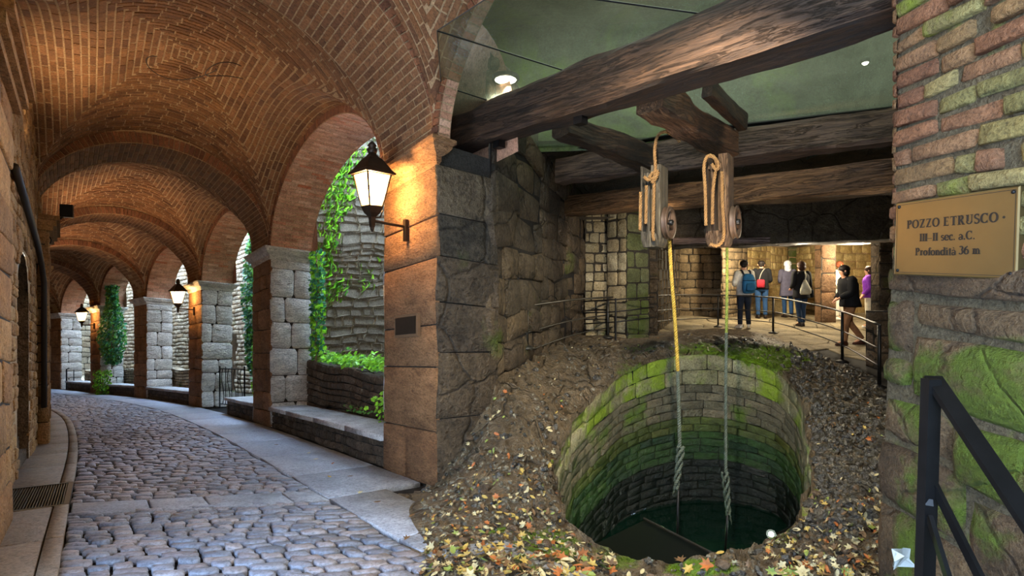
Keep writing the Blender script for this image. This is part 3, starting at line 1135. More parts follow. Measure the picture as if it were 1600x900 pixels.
def bench(s0, s1, label, limit=90):
    st = empty('stone_bench', LP((s0 + s1) / 2, .3, 0), label, 'bench')
    g = Geo()
    n = max(2, int((s1 - s0) / .4))
    S0 = lambda u, v, w=0.0: LP(u, v, w)
    for (a, b, c, d) in [(s0 + (s1 - s0) * k / n, s0 + (s1 - s0) * (k + 1) / n, 0.06, .64) for k in range(n)]:
        g.hexa([LP(a, c, -.1), LP(b, c, -.1), LP(b, d, -.1), LP(a, d, -.1), LP(a, c, BH - .07), LP(b, c, BH - .07), LP(b, d, BH - .07), LP(a, d, BH - .07)])
    g.build('core', M_MORTARG, st)
    S = lambda u, v, w=0.0: LP(s0 + u, 0.05 - w, v)
    emit(rubble(S, s1 - s0, BH - .07, 0.115, 0.24, 0.014, proud=0.02, bev=0.014, wa=0.01, j=0.008, pv=.012), 'rubble_stone', M_BENCHF, st, limit, field='rubble_stones')
    ps = []
    x = s0
    while x < s1 - .1:
        l = R.uniform(0.9, 1.5)
        if x + l > s1 - .5:
            l = s1 - x
        ps.append(piece(lambda u, v, w=0.0: LP(u, v, BH + w), [(x + .004, -.03), (x + l - .004, -.03 + R.uniform(-.01, .01)), (x + l - .004, .66), (x + .004, .66)], -0.075, 0.0, 0.014, 0, 0.003))
        x += l
    emit(ps, 'seat_slab', M_BENCHT, st)
    return st


bench(PL, SPIER[1], 'long stone bench with pale slab seat between the big pier and the next')
bench(SPIER[1] + PL, SPIER[1] + PL + 2.3, 'short stone bench ending beside the iron gate')
bench(SPIER[2] + PL, SPIER[3], 'stone bench under the third daylit arch before the whitish low wall', 40)
bench(SPIER[3] + PL, SPIER[4], 'stone bench with shrub in front, below the hanging ivy', 30)
bench(SPIER[4] + PL, SPIER[5] - .6, 'farthest stone bench near the bend of the street', 20)


def low_wall(s0, s1, t, h0, h1, label, mat, thick=0.35, ph=0.0, limit=120):
    st = empty('low_wall', LP((s0 + s1) / 2, t, 0), label, 'wall', kind='structure')
    hh = lambda u: h0 + (h1 - h0) * (u / (s1 - s0)) + .03 * math.sin(u * 3 + ph)
    S = lambda u, v, w=0.0: LP(s0 + u, t - w, v * hh(u))
    n = 16
    g = Geo()
    for k in range(n):
        a, b = (s1 - s0) * k / n, (s1 - s0) * (k + 1) / n
        g.hexa([LP(s0 + a, t + .01, 0), LP(s0 + b, t + .01, 0), LP(s0 + b, t + thick, 0), LP(s0 + a, t + thick, 0),
                LP(s0 + a, t + .01, hh(a) - .04), LP(s0 + b, t + .01, hh(b) - .04), LP(s0 + b, t + thick, hh(b) - .04), LP(s0 + a, t + thick, hh(a) - .04)])
    g.build('core', M_MORTARG, st)
    ps = []
    for (a, b, c, d) in courses(0, s1 - s0, 0.25, 1.0, .10, .26, .018):
        ps.append(piece(S, octo(a, b, c, d, .006), -0.02, .02 + R.uniform(-.01, .014), .012, .004, .004))
    emit(ps, 'wall_stone', mat, st, limit, field='wall_stones')
    ps = []
    T = lambda u, v, w=0.0: LP(s0 + u, t + v, hh(u) - .04 + w)
    for (a, b, c, d) in courses(0, s1 - s0, 0, thick, .17, .3, .02):
        ps.append(piece(T, octo(a, b, c, d, .006), -0.02, .04 + R.uniform(-.01, .02), .015, .006, .004))
    emit(ps, 'coping_stone', mat, st, limit, field='coping_stones')
    return st


low_wall(PL + .3, SPIER[1] + .2, .72, 1.0, 1.32, 'brown planter wall with mossy coping behind the long bench', M_BENCHF)
low_wall(SPIER[2] + PL + .2, SPIER[3] + .8, .9, .95, 1.05, 'low whitish rubble wall behind the third bench', M_COURT)
low_wall(SPIER[3] + PL + .2, SPIER[4] + .6, .9, .95, 1.0, 'low pale rubble wall beneath the hanging ivy', M_COURT)
low_wall(SPIER[4] + PL, SPIER[5], .9, .8, .9, 'farthest low rubble wall behind the last bench', M_COURT)

# ------------------------------------------------------------------ court outside the arcade
cg = Geo()
cg.add([LP(0.9, 0.85, .1), LP(30, .85, .1), LP(30, 9, .1), LP(.9, 9, .1)], [(0, 1, 2, 3)])
gnd = sheet(lambda u, v, w=0.0: LP(u, v, .1), PL, 30, PT, 6, 40, 4).build('ground', M_SOIL)
tag(gnd, 'earth ground of the court behind the arcade', 'ground', kind='structure')
ce = empty('wall_court_end', LP(30.5, 4, 0), 'distant pale rubble wall closing the court', 'wall', kind='structure')
S, LU, LV = quad_surface(LP(30.5, .6, 0), LP(30.5, 9, 0), LP(30.5, 9, 7), LP(30.5, .6, 7), n=LP(-1, 0, 0) - LP(0, 0, 0))
sheet(S, 0, LU, 0, LV, 2, 2).build('mortar_bed', M_MORTARG, ce)
emit(rubble(S, LU, LV, .3, .5, .03), 'rubble_stone', M_COURT, ce, 40, field='rubble_stones')

cw = empty('wall_court', at(540, 500, 12.5), 'tall rubble wall hung with ivy seen through the nearest daylit arch', 'wall', kind='structure')
A_, B_ = at(462, 600, 11.2), at(640, 600, 13.6)
S, LU, LV = quad_surface((A_.x, A_.y, -1.8), (B_.x, B_.y, -2.2), (B_.x + .9, B_.y + .3, 8.5), (A_.x + .75, A_.y + .3, 7.6), n=(-1, -.5, 0))
sheet(S, 0, LU, 0, LV, 8, 16).build('mortar_bed', M_MORTARC, cw)
emit(rubble(S, LU, LV, 0.21, 0.40, 0.03, proud=.06, bev=.035, wa=.04, j=.02, dome=.02, pv=.03, uj=.5, vj=.35), 'rubble_stone', M_COURT, cw, 300, field='rubble_stones')
SCW, CWU, CWV = S, LU, LV
cw2 = empty('wall_court_long', LP(16, 2.6, 0), 'pale rubble wall with brick niche beyond the far arches', 'wall', kind='structure')
Sw = lambda u, v, w=0.0: LP(u, 2.8 - w + .05 * v, v)
NI0, NI1 = SPIER[2] + PL + 3.9, SPIER[2] + PL + 5.2
nk = lambda u, v: not (NI0 < u < NI1 and v < 2.0 + 0.5 * math.sqrt(max(0, 1 - ((u - (NI0 + NI1) / 2) / .65) ** 2)))
sheet(Sw, 7.9, 31, 0, 6.4, 140, 40, 0, nk).build('mortar_bed', M_MORTARC, cw2)
ps = [piece(Sw, [warp(u, v, .02) for u, v in octo(a, b, c, d, .01)], -.02, .03 + R.uniform(-.015, .02), .02, .008, .006)
      for (a, b, c, d) in courses(7.9, 31, 0.1, 6.4, .17, .36, .025) if nk((a + b) / 2, d)]
emit(ps, 'rubble_stone', M_COURT, cw2, 300, field='rubble_stones')
sheet(lambda u, v, w=0.0: LP(u, 3.3, v), NI0 - .3, NI1 + .3, 0, 3, 2, 2).build('niche_back', M_BENCHF, cw2)

# iron gate
gt = empty('iron_gate', LP(SPIER[2] - .7, .5, 0), 'black wrought iron gate with curled bars beside the third pier', 'gate')
ga, gb = LP(SPIER[2] - .15, .42, 0), LP(SPIER[2] - 1.6, .62, 0)
gv = gb - ga
gh = Vector((0, 0, 1.12))
g = Geo()
for k in (0, 1):
    g.tube([ga + gv * k, ga + gv * k + gh * 1.05], .022, 6)
for z in (.1, .98):
    g.tube([ga + gh * z, gb + gh * z], .015, 6)
g.build('frame', M_IRON, gt)
for k in range(1, 8):
    g = Geo()
    p = ga + gv * (k / 8)
    if k % 2:
        pts = [p + gh * (.1 + .88 * q / 10) + gv * (.05 * math.sin(q / 10 * math.pi * 2)) for q in range(11)]
    else:
        pts = [p + gh * .1, p + gh * 1.03]
    g.tube(pts, .010, 5)
    g.build('bar', M_IRON, gt)
g = Geo()
p = LP(SPIER[5] - .35, .1, 0)
g.tube([p, p + Vector((0, 0, .95)), p + Vector((.1, .03, 1.0))], .03, 6)
g.tube([p + Vector((.25, .1, 0)), p + Vector((.25, .1, .9))], .02, 6)
tag(g.build('iron_railing', M_IRON), 'small black iron railing beside the farthest pier', 'railing')

# ------------------------------------------------------------------ plants
M_LEAFB = simple('bright_leaf', (140, 200, 52), 0.5, var=0.35, scale=9, spec=0.3)
M_LEAFM = simple('mid_leaf', (92, 148, 60), 0.45, var=0.4, scale=9, spec=0.4)
M_LEAFD = simple('ivy_leaf', (58, 122, 84), 0.4, var=0.4, scale=9, spec=0.5)
M_STEM = simple('vine_stem', (120, 96, 70), 0.8, var=0.3)
for mm in (M_LEAFB, M_LEAFM, M_LEAFD):
    nt = mm.node_tree
    pb = [n for n in nt.nodes if n.type == 'BSDF_PRINCIPLED'][0]
    oi = N(nt, 'ShaderNodeNewGeometry')
    src = pb.inputs['Base Color'].links[0].from_socket
    col = mixc(nt, 1.0, src, ramp(nt, oi.outputs['Random Per Island'], [(0, g1(.5)), (1, g1(1.5))]), 'MULTIPLY')
    nt.links.new(col, pb.inputs['Base Color'])
    tr = N(nt, 'ShaderNodeBsdfTranslucent')
    nt.links.new(col, tr.inputs[0])
    mx = N(nt, 'ShaderNodeMixShader')
    mx.inputs[0].default_value = .3
    nt.links.new(pb.outputs[0], mx.inputs[1])
    nt.links.new(tr.outputs[0], mx.inputs[2])
    out = [n for n in nt.nodes if n.type == 'OUTPUT_MATERIAL'][0]
    nt.links.new(mx.outputs[0], out.inputs[0])


def leaf_geo(g, p, n, r, mat=0):
    """five pointed folded leaf"""
    n = Vector(n).normalized()
    a = n.orthogonal().normalized()
    a.rotate(Matrix.Rotation(R.random() * 6.283, 3, n))
    b = n.cross(a)
    pts = []
    sh = [(1.0, 0), (.55, .45), (.35, .8), (0, .5), (-.45, .55), (-.5, 0), (-.45, -.55), (0, -.5), (.35, -.8), (.55, -.45)]
    for x, y in sh:
        pts.append(p + a * (x * r) + b * (y * r) + n * (abs(y) * r * .3))
    k = len(pts)
    g.add([p + n * r * .05] + pts, [(0, i + 1, (i + 1) % k + 1) for i in range(k)], mat)


def plant(name, label, cat, leaves, base, stems, mats, group=None):
    """leaves: (pos, normal, radius, material index)"""
    t = empty(name, base, label, cat, group)
    g = Geo()
    for p, n, r, m in leaves:
        leaf_geo(g, p, n, r, m)
    g.build('foliage', mats, t, kind='stuff')
    if stems:
        for path, r in stems:
            g = Geo()
            g.tube(path, r, 5)
            g.build('stem', M_STEM, t, True)
    return t


# ivy on the tall court wall: drapes described in picture fractions of the arch
lv, stems = [], []


def wall_pt(px, py):
    """point of the tall court wall seen at a pixel (ray / bilinear plane, solved numerically)"""
    best = None
    for it in range(40):
        pass
    A, B, D = SCW(0, 0), SCW(CWU, 0), SCW(0, CWV)
    n = (B - A).cross(D - A)
    d = Vector(((px - 800) / F, 1, (450 - py) / F))
    o = Vector((0, 0, CZ))
    t = (A - o).dot(n) / d.dot(n)
    return o + d * t


drapes = [((548, 170), (500, 330), 26, 520), ((575, 190), (545, 330), 22, 420), ((500, 320), (487, 560), 14, 520), ((540, 330), (530, 430), 9, 130), ((598, 235), (585, 290), 10, 70),
          ((520, 470), (555, 440), 10, 90), ((560, 180), (520, 230), 22, 300), ((592, 420), (588, 450), 5, 20), ((515, 390), (500, 470), 12, 160)]
for (p0, p1, wd, cnt) in drapes:
    for k in range(int(cnt * 1.7)):
        q = R.random()
        x = p0[0] + (p1[0] - p0[0]) * q + R.gauss(0, wd * .55)
        y = p0[1] + (p1[1] - p0[1]) * q + R.gauss(0, 9)
        if x > 606 or x < 470:
            continue
        p = wall_pt(x, y) + Vector((-.12, -.12, 0)) * R.uniform(1.0, 3.2)
        lv.append((p, (-.7 + R.gauss(0, .4), -.7 + R.gauss(0, .4), .35 + R.gauss(0, .4)), R.uniform(.07, .15), 0 if R.random() < .8 else 1))
for k in range(9):
    x0 = R.uniform(500, 590)
    path = []
    x = x0
    for q in range(12):
        x += R.uniform(-4, 6)
        path.append(wall_pt(x, 190 + q * 28) + Vector((-.14, -.14, 0)))
    stems.append((path, .012))
plant('climbing_vine', 'bright green vine draping the tall rubble wall in the nearest arch', 'vine', lv, wall_pt(545, 560), stems, [M_LEAFB, M_LEAFM])


def ivy_column(cs, ct, h0, h1, w, cnt, label, mats, r=(.05, .1), name='ivy_curtain', taper=None):
    lv = []
    for k in range(cnt):
        q = R.random()
        h = h0 + (h1 - h0) * q
        ww = w * (taper(q) if taper else 1)
        a = R.uniform(-math.pi, math.pi)
        rad = ww * math.sqrt(R.random())
        p = LP(cs + rad * math.cos(a), ct + rad * .7 * math.sin(a), h)
        lv.append((p, (-.5 + R.gauss(0, .5), -.7 + R.gauss(0, .5), .5 + R.gauss(0, .4)), R.uniform(*r), 0 if R.random() < .5 else 1))
    st = [([LP(cs + .05 * math.sin(h * 3 + j), ct + .05 * math.cos(h * 2 + j * 2), h) for h in np.linspace(max(0, h0 - .2), h1, 10)], .018) for j in range(2)]
    return plant(name, label, 'ivy', lv, LP(cs, ct, h0), st, mats)


ivy_column(SPIER[2] + .6, 1.75, .9, 5.3, .55, 3600, 'tall dark green ivy curtain behind the iron gate', [M_LEAFD, M_LEAFM], (.05, .10), taper=lambda q: .6 + .6 * math.sin(q * 3))
ivy_column(SPIER[4] - .55, .25, 1.2, 4.3, .5, 2300, 'hanging ivy trailing down in front of the fifth pier', [M_LEAFD, M_LEAFM], (.05, .09), taper=lambda q: .55 + .75 * math.sin(.5 + q * 3) ** 2)
ivy_column(SPIER[1] - .32, .80, 1.4, 3.5, .20, 700, 'dark ivy clinging to the edge of the second pier', [M_LEAFD, M_LEAFB], (.035, .07))
ivy_column(SPIER[4] - .7, -.12, 0.0, .95, .38, 420, 'low green shrub growing in front of the bench below the ivy', [M_LEAFB, M_LEAFM], (.04, .08), name='shrub')
ivy_column(SPIER[5] + 3.2, 1.6, 2.4, 4.6, .5, 350, 'patch of green leaves in the farthest arch', [M_LEAFB, M_LEAFM], (.07, .12), name='leafy_branch')
ivy_column(SPIER[2] - 1.2, 1.15, .3, 1.75, .30, 420, 'round potted shrub behind the gate beside the short bench', [M_LEAFM, M_LEAFB], (.05, .09), name='shrub')
lv = []
for k in range(1300):
    s_ = R.uniform(PL + .3, SPIER[1] - .1)
    q = (s_ - PL) / (SPIER[1] - PL)
    t_ = R.uniform(.72, 1.5)
    p = LP(s_, t_, 1.02 + .3 * q + abs(R.gauss(0, .10)))
    lv.append((p, (R.gauss(0, .5) - .3, R.gauss(0, .5) - .4, .8), R.uniform(.03, .07), 0 if R.random() < .75 else 1))
plant('planter_greenery', 'leafy green plants growing on top of the brown planter wall', 'plants', lv, LP(3, 1, 1.0), None, [M_LEAFB, M_LEAFM])
lv = []
for k in range(60):
    p = LP(2.55 + R.gauss(0, .16), .62 + R.gauss(0, .05), .62 + R.gauss(0, .1))
    lv.append((p, (R.gauss(0, .4) - .3, R.gauss(0, .4) - .5, .7), R.uniform(.03, .055), 0))
for k in range(40):
    p = LP(3.6 + R.gauss(0, .3), .64, .46 + abs(R.gauss(0, .05)))
    lv.append((p, (R.gauss(0, .4) - .3, R.gauss(0, .4) - .5, .7), R.uniform(.02, .04), 1))
plant('wall_weed', 'small green weed sprouting at the back of the long bench', 'weed', lv, LP(2.55, .62, .45), None, [M_LEAFB, M_LEAFM])
g = Geo()
pp = [LP(2.1, .68, z) + Vector((.02 * math.sin(z * 7), 0, 0)) for z in (0.9, 1.2, 1.6, 1.85)]
g.tube(pp, [.05, .045, .04, .035], 6)
o = g.build('wooden_stake', M_STEM, None, True)
tag(o, 'bare wooden stake standing in the planter by the big pier', 'stake')
g = Geo()
for j in range(5):
    c = LP(1.9 + j * .05, .66, .95)
    g.tube([c + Vector((.16 * math.cos(a + j), .1 * math.sin(a), .14 * math.sin(a * 1.3 + j))) for a in np.linspace(0, 6.2, 20)], .006, 4)
tag(g.build('dry_twigs', M_STEM), 'tangle of dry bare twigs on the planter wall by the big pier', 'twigs')

# ------------------------------------------------------------------ wall lanterns


def lantern(s_, label, power, box_lit=True):
    base = LP(s_, -.02, 2.72)
    t = empty('wall_lantern', base, label, 'lantern', 'wall lanterns on the piers')
    c = LP(s_, -.42, 2.92)        # bottom of the cage
    nv = (LP(s_, -1, 0) - LP(s_, 0, 0))
    ang = math.atan2(nv.y, nv.x)
    rot = Matrix.Rotation(ang + math.radians(8), 4, 'Z')

    def ring(w, z, n=4):
        return [c + rot @ Vector((w * math.cos(math.pi / 4 + k * math.pi / 2) * 1.414, w * math.sin(math.pi / 4 + k * math.pi / 2) * 1.414, z)) for k in range(n)]
    b0, b1 = ring(.075, 0.02), ring(.14, .36)
    g = Geo()
    for k in range(4):
        g.tube([b0[k], b1[k]], .010, 4)
        g.tube([b0[k], b0[(k + 1) % 4]], .010, 4)
        g.tube([b1[k], b1[(k + 1) % 4]], .012, 4)
    cage = g.build('cage', M_LANT, t)
    for k in range(4):
        g = Geo()
        q = [b0[k], b0[(k + 1) % 4], b1[(k + 1) % 4], b1[k]]
        cc = sum(q, Vector()) / 4
        cen = c + Vector((0, 0, .19))
        q = [cc + (x - cc) * .95 + (cen - cc) * .05 for x in q]
        g.add(q, [(0, 1, 2, 3)])
        g.build('glass_pane', M_GLOW, cage)
    # roof: flared skirt, bell, finial
    g = Geo()
    prof = [(.175, .355), (.18, .37), (.15, .40), (.115, .46), (.075, .52), (.045, .55), (.03, .58)]
    vs = []
    for r_, z in prof:
        vs += ring(r_, z)
    fs = [tuple(reversed(range(4)))]
    for k in range(len(prof) - 1):
        for j in range(4):
            fs.append((k * 4 + j, k * 4 + (j + 1) % 4, k * 4 + 4 + (j + 1) % 4, k * 4 + 4 + j))
    g.add(vs, fs)
    roof_ = g.build('roof', M_LANT, t)
    g = Geo()
    g.lathe(c, [(.03, .57), (.05, .59), (.055, .62), (.035, .65), (.05, .66), (.03, .69), (.008, .71)], 12)
    g.build('finial', M_LANT, roof_, True)
    g = Geo()
    vs = ring(.085, .02) + ring(.06, -.05) + ring(.028, -.09) + ring(.02, -.2)
    fs = []
    for k in range(3):
        for j in range(4):
            fs.append((k * 4 + j, k * 4 + (j + 1) % 4, k * 4 + 4 + (j + 1) % 4, k * 4 + 4 + j))
    fs += [(0, 1, 2, 3), (12, 13, 14, 15)]
    g.add(vs, fs)
    g.lathe(c, [(.005, -.25), (.022, -.22), (.022, -.19)], 8)
    g.build('base_cup', M_LANT, t)
    g = Geo()
    g.tube([c + Vector((0, 0, -.13)), LP(s_, -.03, 2.92 - .13)], .016, 6)
    cc = c + Vector((0, 0, -.09))
    g.tube([cc - nv * .04, cc - nv * .09 + Vector((0, 0, .01)), cc - nv * .12 + Vector((0, 0, .09))], .008, 5)
    g.build('bracket_arm', M_LANT, t)
    g = Geo()
    p = LP(s_, -.03, 2.75)
    g.box(p, (.035, .06, .24), ang)
    g.build('wall_plate', M_LANT, t)
    lamp('lantern_bulb', 'POINT', c + Vector((0, 0, .19)) - nv * 0.0, power, WARM, .07)
    return t


nt = M_GLOW.node_tree
pb = [n for n in nt.nodes if n.type == 'BSDF_PRINCIPLED'][0]
trn = N(nt, 'ShaderNodeBsdfTransparent')
mx = N(nt, 'ShaderNodeMixShader')
mx.inputs[0].default_value = .45
nt.links.new(pb.outputs[0], mx.inputs[1])
nt.links.new(trn.outputs[0], mx.inputs[2])
nt.links.new(mx.outputs[0], [n for n in nt.nodes if n.type == 'OUTPUT_MATERIAL'][0].inputs[0])
lantern(.62, 'large lit wall lantern on the big pier beside the well room', 210)
lantern(SPIER[2] + .62, 'lit wall lantern on the third pier, mid distance', 110)
lantern(SPIER[4] + .62, 'smallest lit wall lantern, far along the street', 100)

# plaque and boss on the big pier
pl = empty('dark_plaque', LP(.55, -.03, 1.55), 'blank dark metal plaque on the big pier below the lantern', 'plaque')
g = Geo()
for (a, b, c, d, w0, w1) in ((.34, .88, 1.57, 1.82, -.0, .035),):
    g.hexa([LP(a, -w0, c), LP(b, -w0, c), LP(b, -w0, d), LP(a, -w0, d), LP(a, -w1, c), LP(b, -w1, c), LP(b, -w1, d), LP(a, -w1, d)])
g.build('frame', simple('plaque_stone', (110, 80, 52), .8), pl)
g = Geo()
g.hexa([LP(.38, -.03, 1.6), LP(.84, -.03, 1.6), LP(.84, -.03, 1.79), LP(.38, -.03, 1.79), LP(.38, -.045, 1.6), LP(.84, -.045, 1.6), LP(.84, -.045, 1.79), LP(.38, -.045, 1.79)])
g.build('panel', simple('plaque_dark', (42, 34, 26), .45, .4), pl)
g = Geo()
nv = LP(0, -1, 0) - LP(0, 0, 0)
g.lathe(LP(.62, -.0, 1.98), [(.06, 0), (.06, .015), (.035, .02), (.035, .03), (.012, .04), (.004, .045)], 14, nv)
tag(g.build('wall_boss', M_PIERB, None, True), 'small round carved boss above the dark plaque', 'boss')
# cables under the first crown
g = Geo()
cx = LP(3.4, TM, HS + 1.62)
for (r1, r2, ph, off) in ((.42, .3, 0, (-.1, 0, 0)), (.3, .24, 1.2, (.45, .15, .0))):
    pts = []
    for a in np.linspace(0.2, 4.4, 24):
        q = cx + Vector(off) + Vector((r1 * math.cos(a + ph), r2 * math.sin(a + ph), .05 * math.sin(a * 2)))
        pts.append(q)
    g.tube(pts, .006, 4)
tag(g.build('loose_cable', M_PIPE), 'loose thin cable looping under the crown of the nearest vault', 'cable')

# ------------------------------------------------------------------ well room: mound of rock (thin plate spline through measured points)
rim_px = [(870, 720, 5.0), (872, 770, 4.5), (900, 825, 4.0), (960, 864, 3.65), (1050, 884, 3.42), (1130, 879, 3.46), (1190, 861, 3.7), (1238, 822, 4.1), (1264, 752, 4.75),
          (1262, 680, 5.6), (1252, 630, 6.5), (1225, 585, 7.4), (1170, 560, 7.9), (1100, 548, 8.1), (1030, 556, 7.9), (972, 582, 7.4), (925, 620, 6.6), (888, 670, 5.7)]
rim_ctrl = [at(*p) for p in rim_px]
well_c = sum(rim_ctrl, Vector()) / len(rim_ctrl)


def closed_spline(P, per=18):
    out = []
    n = len(P)
    for i in range(n):
        p0, p1, p2, p3 = P[i - 1], P[i], P[(i + 1) % n], P[(i + 2) % n]
        for k in range(per):
            t = k / per
            out.append(0.5 * ((2 * p1) + (p2 - p0) * t + (2 * p0 - 5 * p1 + 4 * p2 - p3) * t * t + (3 * p1 - p0 - 3 * p2 + p3) * t ** 3))
    return out


rim = closed_spline(rim_ctrl)
for i, p in enumerate(rim):
    a = 2 * math.pi * i / len(rim)
    k = .018 * math.sin(a * 11 + 1) + .014 * math.sin(a * 23) + .010 * math.sin(a * 41 + 2) + R.uniform(-.006, .006)
    dv = (p - well_c).normalized()
    p.x += dv.x * k
    p.y += dv.y * k
NR = len(rim)


def ZF(d):
    return CZ - 2.01 + .07 * d


other = [(690, 768, 5.1), (782, 606, 5.75), (842, 548, 7.7), (882, 532, 9.3), (915, 524, 10.4), (1010, 528, 10.4), (800, 700, 4.9), (760, 790, 4.15), (850, 850, 3.7), (725, 860, 3.5),
         (800, 900, 3.0), (1050, 905, 3.15), (1250, 900, 3.1), (1385, 700, 5.0), (1385, 800, 3.7), (1390, 890, 3.0), (850, 610, 6.2), (840, 660, 5.4), (1330, 650, 6.0), (1310, 720, 5.0), (1300, 800, 4.0),
         (900, 560, 7.6), (960, 545, 9.0), (1100, 530, 9.6), (1200, 545, 9.0), (1280, 590, 8.0), (740, 720, 4.9), (1320, 880, 3.2)]
tp = [(p.x, p.y, p.z) for p in rim_ctrl] + [tuple(at(*p)) for p in other]
for (x, d) in ((.3, 10.8), (3.2, 12.6), (5.4, 13.6), (6.3, 12.3), (5.9, 9.5), (5.4, 7.6), (5.0, 6.4)):
    tp.append((x, d, ZF(d) - .02))
for (x, d) in ((4.0, 14.5), (7.6, 13.5), (7.4, 10.0), (6.8, 7.6), (6.2, 5.6)):
    tp.append((x, d, ZF(d) - .45))
for (px, py) in ((605, 775), (640, 800), (665, 860), (690, 905)):      # dips under the street slabs
    d = 1040.0 / (py - 565)
    tp.append(((px - 800) / F * d, d, -K * d + .02))
for (x, d) in ((-2.0, 5.2), (-1.6, 3.8), (-1.2, 2.6)):
    tp.append((x, d, -K * d - .35))
for (x, d, z) in ((.2, 2.0, -.55), (1.2, 2.2, -.5), (1.8, 1.6, -.55), (.3, 1.0, -.5), (1.6, .6, -.5), (-.5, 6.6, .2)):
    tp.append((x, d, z))
tpa = np.array(tp)
nT = len(tpa)


def _U(r2):
    return np.where(r2 > 1e-12, 0.5 * r2 * np.log(np.maximum(r2, 1e-12)), 0.0)


D2 = ((tpa[:, None, :2] - tpa[None, :, :2]) ** 2).sum(-1)
KK = _U(D2) + np.eye(nT) * 0.02
PP = np.c_[np.ones(nT), tpa[:, :2]]
LL = np.zeros((nT + 3, nT + 3))
LL[:nT, :nT] = KK
LL[:nT, nT:] = PP
LL[nT:, :nT] = PP.T
wts = np.linalg.solve(LL, np.r_[tpa[:, 2], 0, 0, 0])


def tps(xy):
    xy = np.asarray(xy, float)
    d2 = ((xy[:, None, :] - tpa[None, :, :2]) ** 2).sum(-1)
    return _U(d2) @ wts[:nT] + wts[nT] + xy @ wts[nT + 1:]


def vnoise(xy, seed=0):
    """cheap value noise, vectorised"""
    x, y = xy[:, 0], xy[:, 1]
    xi, yi = np.floor(x).astype(int), np.floor(y).astype(int)
    xf, yf = x - xi, y - yi
    xf = xf * xf * (3 - 2 * xf)
    yf = yf * yf * (3 - 2 * yf)

    def h(a, b):
        n = (a * 374761393 + b * 668265263 + seed * 1442695041) & 0x7fffffff
        n = ((n ^ (n >> 13)) * 1274126177) & 0x7fffffff
        return (n & 0xffff) / 65535.0
    return (h(xi, yi) * (1 - xf) + h(xi + 1, yi) * xf) * (1 - yf) + (h(xi, yi + 1) * (1 - xf) + h(xi + 1, yi + 1) * xf) * yf


def fbm(xy, f0, octs=4, seed=0):
    a, s, tot = 1.0, 0, 0
    for o in range(octs):
        s = s + a * (vnoise(xy * f0 * 2 ** o, seed + o) - .5)
        tot += a
        a *= .55
    return s / tot * 2


RC2 = np.array([[p.x, p.y] for p in rim])
CC = np.array([well_c.x, well_c.y])


def ground_z(xy, rough=True):
    xy = np.asarray(xy, float)
    z = tps(xy)
    if rough:
        # distance from the street seam and the flag floor keeps the edges calm
        n = fbm(xy, 1.6, 5, 3)
        ridg = 1 - np.abs(fbm(xy * np.array([1.0, 1.6]), 2.6, 4, 9))
        right = np.clip((xy[:, 0] - 2.9) / 1.0, 0, 1)
        seam = np.clip((xy[:, 0] * .79 + xy[:, 1] * .61 - 2.2) / .8, 0, 1)
        fl = np.clip((10.6 - xy[:, 1]) / 1.5, .15, 1)
        n2 = fbm(xy, 9.0, 3, 31)
        ridg2 = 1 - np.abs(fbm(xy, 5.5, 3, 77))
        z = z + seam * fl * (n * .13 + (ridg - .8) * (.18 + .14 * right) + (ridg2 - .8) * .11 + n2 * .04 * (1 + right))
    return z


gd = []
NRR = 150
xy_all = []
for i in range(NR):
    dirv = RC2[i] - CC
    L = np.linalg.norm(dirv)
    dirv = dirv / L
    for j in range(NRR + 1):
        q = j / NRR
        xy_all.append(RC2[i] + dirv * (8.5 * q ** 1.8))
xy_all = np.array(xy_all)
zz = ground_z(xy_all)
zz = zz.reshape(NR, NRR + 1)
zr = np.array([p.z for p in rim])
for j in range(0, 8):
    k = (j / 8)
    zz[:, j] = zz[:, j] * k + (zr + .02 * math.sin(j)) * (1 - k)
# rounded lip
zz[:, 0] -= .06
g = Geo()
vs = [(xy_all[i * (NRR + 1) + j][0], xy_all[i * (NRR + 1) + j][1], zz[i, j]) for i in range(NR) for j in range(NRR + 1)]
fs = []
for i in range(NR):
    i2 = (i + 1) % NR
    for j in range(NRR):
        c = xy_all[i * (NRR + 1) + j]
        sa_ = (c[0] + .76) * -.62 + (c[1] - 5.2) * .78
        ta_ = (c[0] + .76) * .79 + (c[1] - 5.2) * .61
        if c[1] < .3 or c[1] > 15 or (sa_ > .05 and ta_ < .75) or ta_ < -1.1:
            continue
        fs.append((i * (NRR + 1) + j, i2 * (NRR + 1) + j, i2 * (NRR + 1) + j + 1, i * (NRR + 1) + j + 1))
g.add(vs, fs)
mound = g.build('rock_mound', M_ROCK, None, True)
tag(mound, 'rough rock ground around the mouth of the well strewn with leaves', 'rock', kind='structure')


def moss_at(px, py):
    m = 0
    for (x, y, rx, ry, a) in ((1190, 562, 90, 28, .9), (1100, 545, 90, 18, .6), (850, 860, 55, 38, 1.1), (970, 880, 60, 18, .6), (1090, 887, 60, 14, 1.2), (780, 830, 30, 12, .7), (1215, 830, 35, 30, .6), (1150, 540, 60, 14, .5),
                              (990, 580, 50, 40, .5), (920, 870, 80, 30, .5), (1290, 800, 40, 30, .35), (740, 560, 30, 30, .3), (960, 540, 60, 12, .3), (1000, 545, 60, 20, .45)):
        m = max(m, a * math.exp(-((px - x) / rx) ** 2 - ((py - y) / ry) ** 2))
    return m


at_ = mound.data.attributes.new('moss', 'FLOAT', 'POINT')
vals = []
for (x, y, z) in vs:
    if y > .5:
        vals.append(moss_at(800 + F * x / y, 450 - F * (z - CZ) / y))
    else:
        vals.append(0)
at_.data.foreach_set('value', vals)

